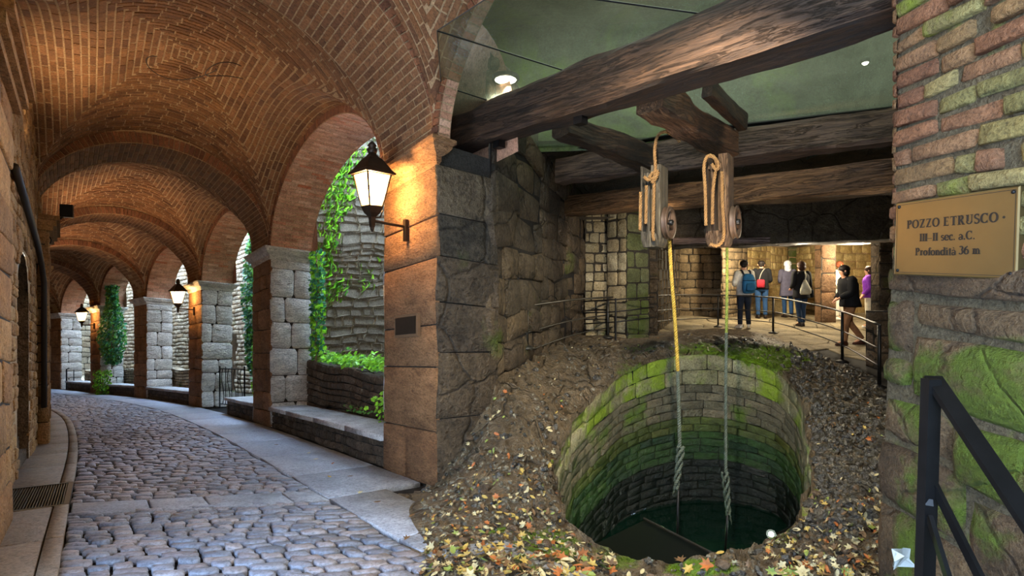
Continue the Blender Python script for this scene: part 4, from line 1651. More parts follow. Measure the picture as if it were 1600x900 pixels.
# ------------------------------------------------------------------ well shaft
shaft = empty('well_shaft', well_c, 'deep round well shaft lined with mossy stone courses', 'well', kind='structure')
_rc = [0.0]
for i in range(NR):
    _rc.append(_rc[-1] + (rim[(i + 1) % NR].xy - rim[i].xy).length)
PER = _rc[-1]
ZW = CZ - 3.35       # water level
_rx = [p.x for p in rim] + [rim[0].x]
_ry = [p.y for p in rim] + [rim[0].y]
_rz = [p.z for p in rim] + [rim[0].z]


def SH(u, v, w=0.0):
    """u metres round the rim, v = 0 water .. 1 lip, w inwards"""
    u = u % PER
    x = float(np.interp(u, _rc, _rx))
    y = float(np.interp(u, _rc, _ry))
    z1 = float(np.interp(u, _rc, _rz)) - .05
    d = Vector((well_c.x - x, well_c.y - y, 0)).normalized()
    z = ZW - .3 + (z1 - ZW + .3) * v
    f = -.04 + (1 - v) * .05
    return Vector((x, y, z)) + d * (w + f)


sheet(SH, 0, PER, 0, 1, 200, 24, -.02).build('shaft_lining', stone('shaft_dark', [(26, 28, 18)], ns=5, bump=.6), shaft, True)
DEP = 2.75
depths = [.26, .25] + [.135] * 4 + [.12] * 3 + [.115] * 5
while sum(depths) < DEP - .1:
    depths.append(.13)
lay = {0: [], 1: [], 2: [], 3: [], 4: []}
acc = 0.0
for j, dh in enumerate(depths):
    v1, v0 = 1 - acc / DEP, 1 - min(DEP, acc + dh) / DEP
    acc += dh
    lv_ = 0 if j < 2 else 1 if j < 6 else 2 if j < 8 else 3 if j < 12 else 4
    u = R.random() * .4
    end = u + PER
    ml = (.3, .6) if lv_ == 0 else (.22, .46)
    while u < end - .05:
        l = R.uniform(*ml)
        if u + l > end - .2:
            l = end - u
        poly = octo(u + .005, u + l - .005, v0 + .0018, v1 - .0018, .0015, k=.06)
        lay[lv_].append(piece(SH, poly, -.03, .015 + R.uniform(-.015, .02) * (1.5 if lv_ == 0 else 1), .012, .004, .004))
        u += l
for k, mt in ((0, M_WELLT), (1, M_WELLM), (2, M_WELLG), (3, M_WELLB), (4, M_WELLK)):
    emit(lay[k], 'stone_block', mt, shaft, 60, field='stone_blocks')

m, nt, b, out = mat_new('well_water')
b.inputs['Base Color'].default_value = (.002, .012, .008, 1)
b.inputs['Roughness'].default_value = .04
b.inputs['Specular IOR Level'].default_value = .7
geo = N(nt, 'ShaderNodeNewGeometry')
bp = N(nt, 'ShaderNodeBump')
bp.inputs['Strength'].default_value = .12
bp.inputs['Distance'].default_value = .03
nt.links.new(noise(nt, geo.outputs['Position'], 5, 2), bp.inputs['Height'])
nt.links.new(bp.outputs[0], b.inputs['Normal'])
g = Geo()
g.add([(p.x, p.y, ZW) for p in rim[::3]], [tuple(range(len(rim[::3])))])
tag(g.build('well_water', m), 'dark still green water at the bottom of the well', 'water', kind='structure')

# added glowing disc standing in for a spotlight's reflection in the water
d_ = 3.35 / ((835 - 450) / F)
wl_ = empty('well_glint', at(1207, 835, d_ - .9), 'small added glowing disc for a reflected spotlight glint low in the well by the right side', 'lamp')
wp = Vector(wl_.location)
wp = Vector((2.78, 5.5, ZW + .12))
wp = at(1205, 835, 5.6)
wl_.location = wp
M_GLINT = simple('white_glint', (255, 255, 255), .3, emit=(235, 250, 255), es=30)
g = Geo()
g.lathe(wp, [(.022, 0), (.026, .01), (.02, .02)], 14, (-.4, -.8, .45))
g.build('lens', M_GLINT, wl_)
g = Geo()
g.tube([wp, wp + Vector((.15, .12, -.05)), wp + Vector((.42, .3, -.05))], .02, 6)
g.lathe(wp, [(.045, -.06), (.055, 0), (.05, .01)], 14, (-.4, -.8, .45))
g.build('housing', M_IRON, wl_)
lamp('well_fill', 'POINT', wp + Vector((-.1, -.2, .12)), 8, (.75, 1.0, .80), .03)  # added green-white fill beside the glowing disc
lamp('well_fill', 'POINT', (well_c.x - .2, well_c.y + .2, ZW + .7), 7, (.6, 1.0, .4), .08)  # added green fill brightening the shaft walls

# glass sheet with steel edge low in the well
gl = empty('glass_cover', at(1000, 860, 4.9), 'dark glass cover with thin steel edge low in the well', 'glass cover')
zc = CZ - 2.55


def on_z(px, py, z):
    d = (z - CZ) * F / (450 - py)
    return Vector(((px - 800) / F * d, d, z))


m, nt, b, out = mat_new('dark_glass')
b.inputs['Base Color'].default_value = (.004, .006, .006, 1)
b.inputs['Roughness'].default_value = .35
b.inputs['Specular IOR Level'].default_value = .2
q = [on_z(1008, 812, zc), on_z(1142, 880, zc), on_z(1110, 960, zc), on_z(960, 930, zc), on_z(930, 850, zc)]
g = Geo()
g.add(q + [p - Vector((0, 0, .02)) for p in q], [(0, 1, 2, 3, 4), (9, 8, 7, 6, 5)] + [(i, (i + 1) % 5, (i + 1) % 5 + 5, i + 5) for i in range(5)])
g.build('glass_pane', m, gl)
g = Geo()
g.tube([on_z(1006, 810, zc + .02), on_z(1144, 880, zc + .02)], .014, 6)
g.build('steel_edge', M_STEEL, gl)

# ------------------------------------------------------------------ well room walls
wr = empty('wall_well_room', at(800, 450, 6.5), 'dark mossy block wall on the left of the well room', 'wall', kind='structure')
pA = LP(0, 0, 0)
pB = LP(0, PT, 0)
wp_ = [(pB.x - .1, pB.y - .08), (.42, 7.7), (.98, 9.5), (1.62, 11.3)]
for k in range(3):
    (x0, y0), (x1, y1) = wp_[k], wp_[k + 1]
    A = (x0, y0, -1.2)
    B = (x1, y1, -1.2)
    C = (x1, y1, 3.9)
    D = (x0, y0, 3.9)
    S, LU, LV = quad_surface(A, B, C, D, n=(1, -1, 0))
    sheet(S, 0, LU, 0, LV, 2, 2).build('mortar_bed', M_JOINT, wr)
    emit(rubble(S, LU, LV, .38, .8, .006, proud=.03, bev=.02, wa=.06, shape='octo', j=.006, dome=.035, pv=.04, ph=k * 2.0), 'stone_block', M_ROCKW, wr, 60, field='stone_blocks')
# filler mass above the big pier, behind the beam end
g = Geo()
for (a, b, c, d) in ((0.02, PL, .02, .14), (1.12, PL, .14, PT)):
    g.hexa([LP(a, c, HS - .02), LP(b, c, HS - .02), LP(b, d, HS - .02), LP(a, d, HS - .02), LP(a, c, HS + 1.6), LP(b, c, HS + 1.6), LP(b, d, HS + 1.6), LP(a, d, HS + 1.6)])
g.build('upper_masonry', M_BRICKD, wr)


def stone_post(name, label, x0, y0, x1, y1, z0, z1, th, mat, matside, ch, bl, kind='structure', cat='pillar', side=1):
    """rectangular masonry post: front face from (x0,y0) to (x1,y1), thickness going back"""
    st = empty(name, ((x0 + x1) / 2, (y0 + y1) / 2, z0), label, cat, kind=kind)
    a, b = Vector((x0, y0, 0)), Vector((x1, y1, 0))
    n = Vector(((b - a).y, -(b - a).x, 0)).normalized()
    if n.y > 0:
        n = -n
    bk = -n * th
    U = Vector((0, 0, 1))
    g = Geo()
    g.hexa([a + U * z0, b + U * z0, b + bk + U * z0, a + bk + U * z0, a + U * z1, b + U * z1, b + bk + U * z1, a + bk + U * z1])
    g.build('core', M_MORTARG, st)
    for (p, q, nn, mt) in ((a, b, n, mat), (a + bk, a, -(b - a), matside), (b, b + bk, (b - a), matside)):
        S, LU, LV = quad_surface(p + U * z0, q + U * z0, q + U * z1, p + U * z1, n=nn)
        emit(rubble(S, LU, LV, ch, bl, .018, proud=.012, bev=.016, wa=.012, j=.008, dome=.004, pv=.012), 'stone_block', mt, st, 80, field='stone_blocks')
    return st


def post_px(name, label, px0, px1, d0, d1, pyb, pyt, th, mat, ms, ch, bl, cat='pillar'):
    x0, x1 = (px0 - 800) / F * d0, (px1 - 800) / F * d1
    dm = (d0 + d1) / 2
    return stone_post(name, label, x0, d0, x1, d1, CZ + (450 - pyb) / F * dm, CZ + (450 - pyt) / F * dm, th, mat, ms, ch, bl, cat=cat)


post_px('rubble_pillar', 'pale rubble pillar beside the dark wall of the well room', 914, 962, 10.9, 10.9, 545, 320, .5, M_PALE, M_ROCKW, .22, .27)
post_px('corner_pillar', 'mossy green corner pillar with one pale side behind the railing', 979, 1014, 10.2, 10.5, 545, 320, .6, M_GREENP, M_PALE, .34, .5)
post_px('narrow_pillar', 'thin dark stone jamb right of the mossy pillar', 1014, 1028, 11.0, 11.0, 540, 330, .4, M_ROCKW, M_ROCKW, .3, .3)
post_px('brown_column', 'square brown stone column among the visitors', 1283, 1306, 14.6, 14.6, 506, 362, .3, M_COLB, M_COLB, .5, .8)
post_px('dark_column', 'dark stone column beside the purple visitor', 1374, 1400, 10.6, 10.6, 566, 355, .25, M_ROCKW, M_ROCKW, .3, .5)
post_px('stone_block_low', 'squat grey stone block at the foot of the dark column', 1365, 1392, 9.0, 9.0, 575, 486, .2, M_BENCHF, M_BENCHF, .3, .5, cat='block')

# gallery walls
gw = empty('wall_gallery', at(1200, 430, 17), 'yellow lit stone walls at the back of the gallery', 'wall', kind='structure')


def gwall(px0, d0, px1, d1, zt, mat, ch=.24, bl=.5, limit=90, top=None, nrm=None):
    x0, x1 = (px0 - 800) / F * d0, (px1 - 800) / F * d1
    S, LU, LV = quad_surface((x0, d0, ZF(d0) - .1), (x1, d1, ZF(d1) - .1), (x1, d1, zt), (x0, d0, zt), n=nrm or (0, -1, 0))
    sheet(S, 0, LU, 0, LV, 2, 2).build('mortar_bed', M_MORTARG if mat is M_GALLD else M_MORTAR, gw)
    emit(rubble(S, LU, LV, ch, bl, .022, proud=.02, bev=.016, wa=.012, j=.008, dome=.004, pv=.014), 'stone_block', mat, gw, limit, field='stone_blocks')


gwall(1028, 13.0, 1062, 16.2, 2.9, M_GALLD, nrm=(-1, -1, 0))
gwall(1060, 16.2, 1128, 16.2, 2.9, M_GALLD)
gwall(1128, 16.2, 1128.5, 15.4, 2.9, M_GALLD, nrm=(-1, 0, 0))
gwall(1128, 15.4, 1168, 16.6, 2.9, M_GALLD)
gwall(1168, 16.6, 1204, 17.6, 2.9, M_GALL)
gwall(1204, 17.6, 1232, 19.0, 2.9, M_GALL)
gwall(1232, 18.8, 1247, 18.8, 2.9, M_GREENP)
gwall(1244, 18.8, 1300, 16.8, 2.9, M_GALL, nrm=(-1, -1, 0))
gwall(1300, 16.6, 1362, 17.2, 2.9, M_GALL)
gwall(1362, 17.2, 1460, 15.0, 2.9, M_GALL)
g = Geo()
for (x0, y0, x1, y1) in ((.9, 10.9, 1.2, 20.2), (1.2, 20.2, 16, 20.2), (16, 20.2, 12.6, 15.2), (2.4, 11.3, 3.75, 13.1)):
    g.add([(x0, y0, -1.6), (x1, y1, -1.6), (x1, y1, 3.4), (x0, y0, 3.4)], [(0, 1, 2, 3)])
g.build('rock_backing', M_GALLD, gw)
# stone ledge in the gallery
for k, (px, w_, z_) in enumerate(((1207, 44, 0.0), (1210, 30, .42))):
    g = Geo()
    c = at(px, 480, 17.0 + k * .3)
    g.box((c.x, c.y, ZF(17) + .2 + z_), (1.4 - .3 * k, .7, .4))
    tag(g.build('stone_ledge', M_GALL), ['wide stone ledge low on the gallery floor behind the visitors', 'smaller block on top of the stone ledge'][k], 'ledge')

# gallery ceiling, lintels and dark rock
cr = empty('ceiling_well_room', at(1200, 340, 10), 'dark rock ceiling and lintel over the gallery', 'ceiling', kind='structure')


def rock_block(p0, p1, h, dep, seed, name='lintel', mat=M_ROCKC, nx=40):
    """long rough rock beam from p0 to p1 (lower front edge), height h, depth dep"""
    p0, p1 = Vector(p0), Vector(p1)
    ax = (p1 - p0)
    bk = Vector((-ax.y, ax.x, 0)).normalized()
    if bk.y < 0:
        bk = -bk
    bk *= dep
    up = Vector((0, 0, 1))
    prof = []
    nn = 8
    for i in range(nn + 1):
        prof.append((0, i / nn))
    for i in range(1, 7):
        prof.append((i / 6, 1))
    low = [(i / 6, 0) for i in range(6, 0, -1)]
    prof = prof + [(1, .5)] + low
    vs = []
    k = len(prof)
    for i in range(nx + 1):
        q = i / nx
        for (b_, z_) in prof:
            hh = h(q) if callable(h) else h
            base = p0 + ax * q + bk * b_ + up * (hh * z_)
            nz = float(fbm(np.array([[q * 9 + b_ * 3 + seed, z_ * 3.0 + b_ * 2 + seed]]), 1.0, 3, seed)[0])
            base += (-bk.normalized() * .08 * nz) + up * (.05 * nz * (1 if z_ < .5 else 0))
            vs.append(base)
    fs = []
    for i in range(nx):
        for j in range(k):
            fs.append((i * k + j, i * k + (j + 1) % k, (i + 1) * k + (j + 1) % k, (i + 1) * k + j))
    g = Geo()
    g.add(vs, fs)
    g.build(name, mat, cr, True)


rock_block(at(1035, 386, 10.5), at(1440, 371, 9.0), 1.45, .8, 3)
rock_block(at(872, 345, 11.3), at(1100, 385, 12.6), 1.8, 1.0, 8)
rock_block(at(1050, 382, 13.6), at(1440, 378, 13.2), 1.0, .6, 21, 'lintel')
g = Geo()
g.add([(0.3, 7.4, 3.42), (9, 6.4, 3.42), (12, 10.5, 3.3), (-.4, 11.5, 3.3)], [(0, 1, 2, 3)])
g.add([(-.5, 10.5, 2.75), (14, 10.0, 2.75), (16, 22, 2.80), (0, 22, 2.80)], [(0, 1, 2, 3)])
g.build('ceiling_rock', M_ROCKC, cr)
# upper room above the glass
M_UP = stone('upper_room_plaster', [(104, 108, 92)], ns=1.2, bump=.5, bd=.05, dirt=.6, moss=.45, moss_col=(110, 140, 40), moss_s=.6)  # green patches stand in for the well's reflection in the roof glass
g = Geo()
g.add([(-2.0, -3.5, 5.1), (9, -3.5, 5.1), (9, 12, 5.1), (-2.0, 12, 5.1)], [(0, 1, 2, 3)])
g.add([(-.2, 7.6, 3.3), (9, 6.5, 3.3), (9, 6.5, 5.2), (-.6, 7.6, 5.2)], [(0, 1, 2, 3)])
g.add([(4.6, -3.5, 3.3), (4.6, 8, 3.3), (4.6, 8, 5.2), (4.6, -3.5, 5.2)], [(0, 1, 2, 3)])
g.build('upper_room', M_UP, cr)

# shell of the room out of sight: right side, back
ws = Geo()
ws.add([(2.95, 2.0, -1.5), (4.8, 6.0, -1.5), (4.8, 6.0, 5.1), (2.95, 2.0, 5.1)], [(0, 1, 2, 3)])
ws.add([(4.8, 6.0, -1.5), (9.2, 9.6, -1.5), (9.2, 9.6, 3.4), (4.8, 6.0, 3.4)], [(0, 1, 2, 3)])
ws.add([(9.2, 9.6, -1.5), (13, 15.5, -1.5), (13, 15.5, 3.4), (9.2, 9.6, 3.4)], [(0, 1, 2, 3)])
ws.add([(2.6, -3.5, -1.5), (2.95, 2.0, -1.5), (2.95, 2.0, 5.1), (2.6, -3.5, 5.1)], [(0, 1, 2, 3)])
ws.add([(2.6, -3.5, -1.5), (.8, -3.5, -1.5), (.8, -3.5, 5.1), (2.6, -3.5, 5.1)], [(0, 1, 2, 3)])
o = ws.build('wall_right', M_ROCKW)
tag(o, 'dark rock wall on the right of the well room', 'wall', kind='structure')

# gallery floor: irregular flagstones
gf = empty('floor_gallery', at(1250, 520, 12), 'flagstone floor of the gallery where the visitors stand', 'floor', kind='structure')
SG = lambda u, v, w=0.0: Vector((u, v, ZF(v) + w))
edge_y = lambda x: float(np.interp(x, [-.5, .6, 3.2, 5.0, 5.9, 5.95, 5.5, 8], [11.2, 11.3, 12.3, 12.6, 11.6, 9.4, 7.6, 7.6]))


def on_floor(x, y):
    if x < 5.2:
        return y > float(np.interp(x, [-.5, 1.5, 3.2, 4.6, 5.2], [11.3, 11.5, 12.1, 12.5, 12.3]))
    return y > float(np.interp(x, [5.2, 5.75, 5.95, 6.4], [12.3, 10.6, 9.4, 9.2])) or (x > 5.75 - (9.4 - y) * .28 and y > 6.4)


sheet(SG, -1, 14, 6.2, 20, 75, 70, -.03, on_floor).build('bedding', M_JOINT, gf)
sheet(SG, -3, 15, 3.0, 22, 72, 76, -.5, lambda x, y: (y > 8.9 and x > .4) or x > 4.7).build('subsoil', M_JOINT, gf)
nx_, ny_ = 22, 22
PG = {}
for i in range(nx_ + 1):
    for j in range(ny_ + 1):
        PG[i, j] = (-.5 + i * .62 + (j % 2) * .25 + R.uniform(-.17, .17), 6.2 + j * .62 + R.uniform(-.17, .17))
ps = []
for i in range(nx_):
    for j in range(ny_):
        q = [PG[i, j], PG[i + 1, j], PG[i + 1, j + 1], PG[i, j + 1]]
        cx_, cy_ = sum(p[0] for p in q) / 4, sum(p[1] for p in q) / 4
        if not all(on_floor(*p) for p in q):
            continue
        q = [(cx_ + (x - cx_) * .955, cy_ + (y - cy_) * .955) for x, y in q]
        ps.append(piece(SG, q, -.03, .0 + R.uniform(-.004, .004), .012, 0, .002))
emit(ps, 'flagstone', M_FLAG, gf, 250, field='flagstones')

# ------------------------------------------------------------------ wooden beams


def beam(label, p0, p1, h0, h1, w0, w1, cols=((36, 26, 18), (66, 47, 33), (98, 71, 50)), seed=0, n=26, rough=.018, sag=0.0, roll=0.0, name='timber_beam', mat=None):
    """p0, p1: centre of the lower face at both ends"""
    p0, p1 = Vector(p0), Vector(p1)
    ax = p1 - p0
    side = Vector((-ax.y, ax.x, 0)).normalized()
    prof = [(-1, .12), (-1, .5), (-1, .88), (-.85, 1), (0, 1), (.85, 1), (1, .88), (1, .5), (1, .12), (.85, 0), (0, 0), (-.85, 0)]
    vs = []
    k = len(prof)
    for i in range(n + 1):
        q = i / n
        h = h0 + (h1 - h0) * q
        w = w0 + (w1 - w0) * q
        c = p0 + ax * q + Vector((0, 0, -sag * math.sin(math.pi * q)))
        for j, (s, z) in enumerate(prof):
            a = float(fbm(np.array([[q * 6.0 + seed * 3.1, j * .45 + seed]]), 1.0, 3, seed)[0]) * rough * 2.2
            vs.append(c + side * (s * (w / 2) + a * s) + Vector((0, 0, z * h + (a if z > .5 else -a) * 1.0)))
    fs = [tuple(reversed(range(k))), tuple(n * k + j for j in range(k))]
    for i in range(n):
        for j in range(k):
            fs.append((i * k + j, i * k + (j + 1) % k, (i + 1) * k + (j + 1) % k, (i + 1) * k + j))
    g = Geo()
    g.add(vs, fs)
    t = empty(name, (p0 + p1) / 2, label, 'beam')
    mt = mat or wood('oak_%d' % seed, cols, (ax.x, ax.y), .6)
    o = g.build('timber', mt, t, False)
    return t, p0, p1, side


b1a, b1b = Vector((-.92, 6.38, CZ + 1.60)), Vector((2.62, 2.75, CZ + 1.60))
t1, *_ = beam('long heavy dark beam crossing from the big pier to the brick pillar', b1a, b1b, .40, .46, .34, .40, seed=1, n=44, rough=.022)
for (px, dd) in ((833, .0), (985, .0)):
    g = Geo()
    q = (px - 833) / 152.0
    p = b1a + (b1b - b1a) * (.22 + .22 * q)
    g.box((p.x, p.y - .02, p.z - .03), (.09, .10, .10), .78)
    g.build('iron_bolt', M_IRON, t1)
beam('long beam under the glass behind the pulleys', at(874, 288, 7.7), at(1404, 224, 5.55), .36, .38, .30, .30, cols=((48, 36, 28), (84, 64, 50), (116, 92, 72)), seed=2, rough=.02)
beam('lower thin beam running behind both pulley blocks', at(886, 338, 9.6), at(1402, 300, 5.9), .36, .36, .3, .3, cols=((64, 44, 28), (108, 76, 46), (146, 108, 68)), seed=3, rough=.02)
beam('short joist left of the pulleys', at(875, 214, 5.75), at(1018, 268, 6.9), .26, .28, .26, .26, seed=4, n=14)
beam('short joist between the two pulley blocks', at(1015, 176, 4.75), at(1135, 248, 5.95), .28, .28, .26, .28, cols=((58, 40, 28), (98, 68, 46), (140, 102, 70)), seed=5, n=14)
beam('short dark trimmer board beside the large right glass pane', at(1105, 150, 4.9), at(1160, 205, 6.0), .16, .2, .1, .12, seed=6, n=8, rough=.008)
beam('flat dark plank spanning below the pulleys towards the gallery', at(1050, 382, 9.9), at(1200, 380, 9.6), .12, .10, .25, .25, cols=((70, 52, 44), (120, 96, 84), (150, 124, 112)), seed=7, n=8, rough=.01)
# wooden headrail (light stained) between ropes
# ------------------------------------------------------------------ glass roof
m, nt, b, out = mat_new('roof_glass')
nt.nodes.remove(b)
geo = N(nt, 'ShaderNodeNewGeometry')
tr = N(nt, 'ShaderNodeBsdfTransparent')
tr.inputs[0].default_value = (.62, .70, .62, 1)
gls = N(nt, 'ShaderNodeBsdfGlossy')
gls.inputs['Roughness'].default_value = .10
gls.inputs[0].default_value = (.85, .92, .86, 1)
tl = N(nt, 'ShaderNodeBsdfTranslucent')
n1 = noise(nt, geo.outputs['Position'], 2.5, 5, .7)
n2 = noise(nt, geo.outputs['Position'], 60, 3, .7)
nt.links.new(mixc(nt, n1, lin((62, 70, 58)), lin((128, 138, 118))), tl.inputs[0])
bp = N(nt, 'ShaderNodeBump')
bp.inputs['Strength'].default_value = .5
bp.inputs['Distance'].default_value = .004
nt.links.new(n2, bp.inputs['Height'])
nt.links.new(bp.outputs[0], gls.inputs['Normal'])
mx1 = N(nt, 'ShaderNodeMixShader')
mx1.inputs[0].default_value = .35
nt.links.new(tr.outputs[0], mx1.inputs[1])
nt.links.new(tl.outputs[0], mx1.inputs[2])
mx2 = N(nt, 'ShaderNodeMixShader')
mx2.inputs[0].default_value = .28
nt.links.new(mx1.outputs[0], mx2.inputs[1])
nt.links.new(gls.outputs[0], mx2.inputs[2])
nt.links.new(mx2.outputs[0], out.inputs[0])
M_RGLASS = m
ZG = CZ + 2.06


def on_glass(px, py):
    d = 2.06 * F / (450.0 - py)
    return Vector(((px - 800) / F * d, d, ZG))


gp = empty('glass_roof', (1.5, 5, ZG), 'greenish glass roof panes above the beams of the well room', 'glass roof')
A, B = Vector((-.98, 6.45, ZG)), Vector((2.85, 2.55, ZG))       # along the big beam
L0 = on_glass(676, 60)
L1 = on_glass(788, -6)
cuts = [0, .20, .40, .66, 1.0]
left = [A, Vector((-.72, 5.2, ZG)), Vector((-.60, 4.1, ZG)), Vector((-.05, 3.5, ZG)), Vector((.6, .6, ZG))]
for k in range(4):
    a, b_ = A.lerp(B, cuts[k]), A.lerp(B, cuts[k + 1])
    e = .006
    q = [left[k], left[k + 1] if k < 3 else Vector((1.2, .2, ZG)), b_, a]
    cc = sum(q, Vector()) / 4
    q = [cc + (x - cc) * .997 for x in q]
    g = Geo()
    g.add(q, [(0, 1, 2, 3)])
    g.build('glass_pane', M_RGLASS, gp)
    g = Geo()
    g.tube([left[k] + Vector((0, 0, -.0)), a], .008, 4)
    g.build('joint_strip', M_IRON, gp)
g = Geo()
g.tube(left, .006, 4)
g.build('edge_strip', M_STEEL, gp)
far_l = [A.lerp(B, .0), A.lerp(B, .32), A.lerp(B, .50), B]
far_r = [Vector((.15, 7.75, ZG)), Vector((1.55, 7.3, ZG)), Vector((2.45, 6.6, ZG)), Vector((4.6, 5.7, ZG))]
for k in range(3):
    g = Geo()
    g.add([far_l[k], far_l[k + 1], far_r[k + 1], far_r[k]], [(0, 1, 2, 3)])
    g.build('glass_pane', M_RGLASS, gp)
g = Geo()
g.tube([far_r[0] - Vector((0, 0, .02)), far_r[1] - Vector((0, 0, .02)), far_r[2] - Vector((0, 0, .02)), far_r[3] - Vector((0, 0, .02))], .03, 4)
g.tube([far_l[2] - Vector((0, 0, .02)), far_r[2] - Vector((0, 0, .02))], .03, 4)
g.build('frame', M_IRON, gp)
# recessed downlights seen through the glass
M_SPOTL = simple('downlight', (255, 250, 235), .3, emit=(255, 248, 230), es=14)
for (px, py, lab) in ((1352, 101, 'tiny bright downlight seen through the large glass pane'), (790, 128, 'glaring white downlight behind the near glass pane')):
    zl = 2.6 if px > 1000 else 2.25
    d = zl * F / (450.0 - py)
    p = Vector(((px - 800) / F * d, d, CZ + zl))
    t = empty('downlight', p, lab, 'lamp')
    g = Geo()
    g.lathe(p, [(.02, 0), (.035 if px > 1000 else .12, .02)], 12)
    g.build('lens', M_SPOTL, t)
    g = Geo()
    g.lathe(p, [(.05 if px > 1000 else .15, .021), (.05 if px > 1000 else .15, .06)], 12)
    g.build('housing', M_IRON, t)
    if px < 1000:
        lamp('downlight_beam', 'SPOT', p - Vector((0, 0, .05)), 120, (1, 1, .95), .05, p - Vector((0, 0, 2)), 120, .9)

# ------------------------------------------------------------------ ropes and pulleys


def smooth_path(P, per=10):
    P = [Vector(p) for p in P]
    Q = [P[0] * 2 - P[1]] + P + [P[-1] * 2 - P[-2]]
    out = []
    for i in range(1, len(Q) - 2):
        p0, p1, p2, p3 = Q[i - 1:i + 3]
        for k in range(per):
            t = k / per
            out.append(0.5 * ((2 * p1) + (p2 - p0) * t + (2 * p0 - 5 * p1 + 4 * p2 - p3) * t * t + (3 * p1 - p0 - 3 * p2 + p3) * t ** 3))
    out.append(P[-1])
    return out


def rope(g, P, r, pitch=.09, per=10, mat=0):
    """three twisted strands"""
    path = smooth_path(P, per)
    # resample
    cum = [0]
    for a, b in zip(path, path[1:]):
        cum.append(cum[-1] + (b - a).length)
    L = cum[-1]
    n = max(6, int(L / (pitch / 7)))
    X = [np.interp([L * i / n for i in range(n + 1)], cum, [p[k] for p in path]) for k in range(3)]
    pts = [Vector((X[0][i], X[1][i], X[2][i])) for i in range(n + 1)]
    T = [(pts[min(i + 1, n)] - pts[max(i - 1, 0)]).normalized() for i in range(n + 1)]
    Nn = T[0].orthogonal().normalized()
    fr = []
    for i in range(n + 1):
        Nn = (Nn - T[i] * Nn.dot(T[i])).normalized()
        fr.append((Nn.copy(), T[i].cross(Nn)))
    for s in range(3):
        sp = []
        for i in range(n + 1):
            a = 2 * math.pi * (L * i / n / pitch + s / 3)
            sp.append(pts[i] + (fr[i][0] * math.cos(a) + fr[i][1] * math.sin(a)) * r * .58)
        g.tube(sp, r * .5, 5, mat=mat)


M_BLOCK = wood('block_wood', ((48, 42, 34), (78, 70, 56), (108, 98, 78)), (0, 0, 1), .7)
M_BLOCK2 = wood('block_wood_warm', ((52, 38, 26), (86, 64, 44), (116, 90, 62)), (0, 0, 1), .7)


def pulley(px0, px1, pyt, pyb, d, label, mat, side_px, wheel):
    """wooden block of cheeks with slots; front faces the camera, right side turned away"""
    c = at((px0 + px1) / 2, (pyt + pyb) / 2, d)
    w = (px1 - px0) / F * d * .66
    h = (pyb - pyt) / F * d
    t = empty('pulley_block', c + Vector((0, 0, -h / 2)), label, 'pulley', 'pulley blocks over the well')
    rz = math.radians(-35)
    M0 = Matrix.Translation(c) @ Matrix.Rotation(rz, 4, 'Z')
    dep = .25

    def bx(x0, x1, z0, z1, y0=-dep / 2, y1=dep / 2, taper=0.0, nm='cheek', mt=mat):
        g = Geo()
        b_ = .008
        q = []
        nz = 6
        prof = []
        for k in range(nz + 1):
            z = z0 + (z1 - z0) * k / nz
            nar = taper * (1 - k / nz) ** 3
            prof.append((z, nar))
        vs = []
        for z, nar in prof:
            for (x, y) in ((x0 + b_, y0), (x1 - b_, y0), (x1, y0 + b_), (x1, y1 - b_), (x1 - b_, y1), (x0 + b_, y1), (x0, y1 - b_), (x0, y0 + b_)):
                xx = x + (nar if x < 0 else -nar)
                vs.append(M0 @ Vector((xx + R.uniform(-.002, .002), y, z)))
        fs = [tuple(reversed(range(8))), tuple(nz * 8 + k for k in range(8))]
        for k in range(nz):
            for j in range(8):
                fs.append((k * 8 + j, k * 8 + (j + 1) % 8, k * 8 + 8 + (j + 1) % 8, k * 8 + 8 + j))
        g.add(vs, fs)
        return g.build(nm, mt, t)
    H = h / 2
    W2 = w / 2
    # bottom and top blocks, three cheeks and the thick side cheek
    bx(-W2, W2, -H, -H + .16, taper=.03, nm='block_foot')
    bx(-W2, W2, H - .13, H - .06, y0=-dep / 2 + .05, y1=dep / 2, nm='block_head')
    for (a, b_) in ((-W2, -W2 + .022), (-W2 + .055, -W2 + .095), (-W2 + .13, -W2 + .175), (W2 - .10, W2)):
        bx(a, b_, -H + .14, H if b_ > W2 - .01 or a < -W2 + .01 else H - .14)
    # wheel on the right side
    wc = M0 @ Vector((W2 + .035, .03, -H + .25))
    axv = (M0.to_3x3() @ Vector((1, 0, 0)))
    g = Geo()
    g.lathe(wc - axv * .03, [(.125, 0), (.165, .0), (.17, .012), (.145, .03), (.17, .048), (.165, .06), (.125, .06), (.125, 0)], 26, axv)
    shv = g.build('sheave_rim', wheel, t, True)
    for k in range(4):
        g = Geo()
        a = k * math.pi / 2 + .5
        s1 = axv.orthogonal().normalized()
        s2 = axv.cross(s1)
        dv = s1 * math.cos(a) + s2 * math.sin(a)
        g.tube([wc + dv * .01, wc + dv * .135], .014, 5)
        g.build('spoke', wheel, shv)
    g = Geo()
    g.lathe(wc - axv * .04, [(.03, 0), (.03, .08), (.018, .09)], 12, axv)
    g.tube([wc - axv * .25, wc + axv * .05], .014, 8)
    g.build('axle', M_IRON, t, True)
    return t, M0, W2, H


M_WHEEL = simple('worn_wheel', (66, 50, 38), .55, .2, var=.3)
dP = 5.3
tA, MA, WA, HA = pulley(999, 1046, 262, 387, dP, 'grey wooden pulley block with wheel, the left of the two', M_BLOCK, 0, M_WHEEL)
tB, MB_, WB, HB = pulley(1098, 1150, 245, 386, dP, 'brown wooden pulley block with rope round its foot, the right of the two', M_BLOCK2, 0, M_WHEEL)


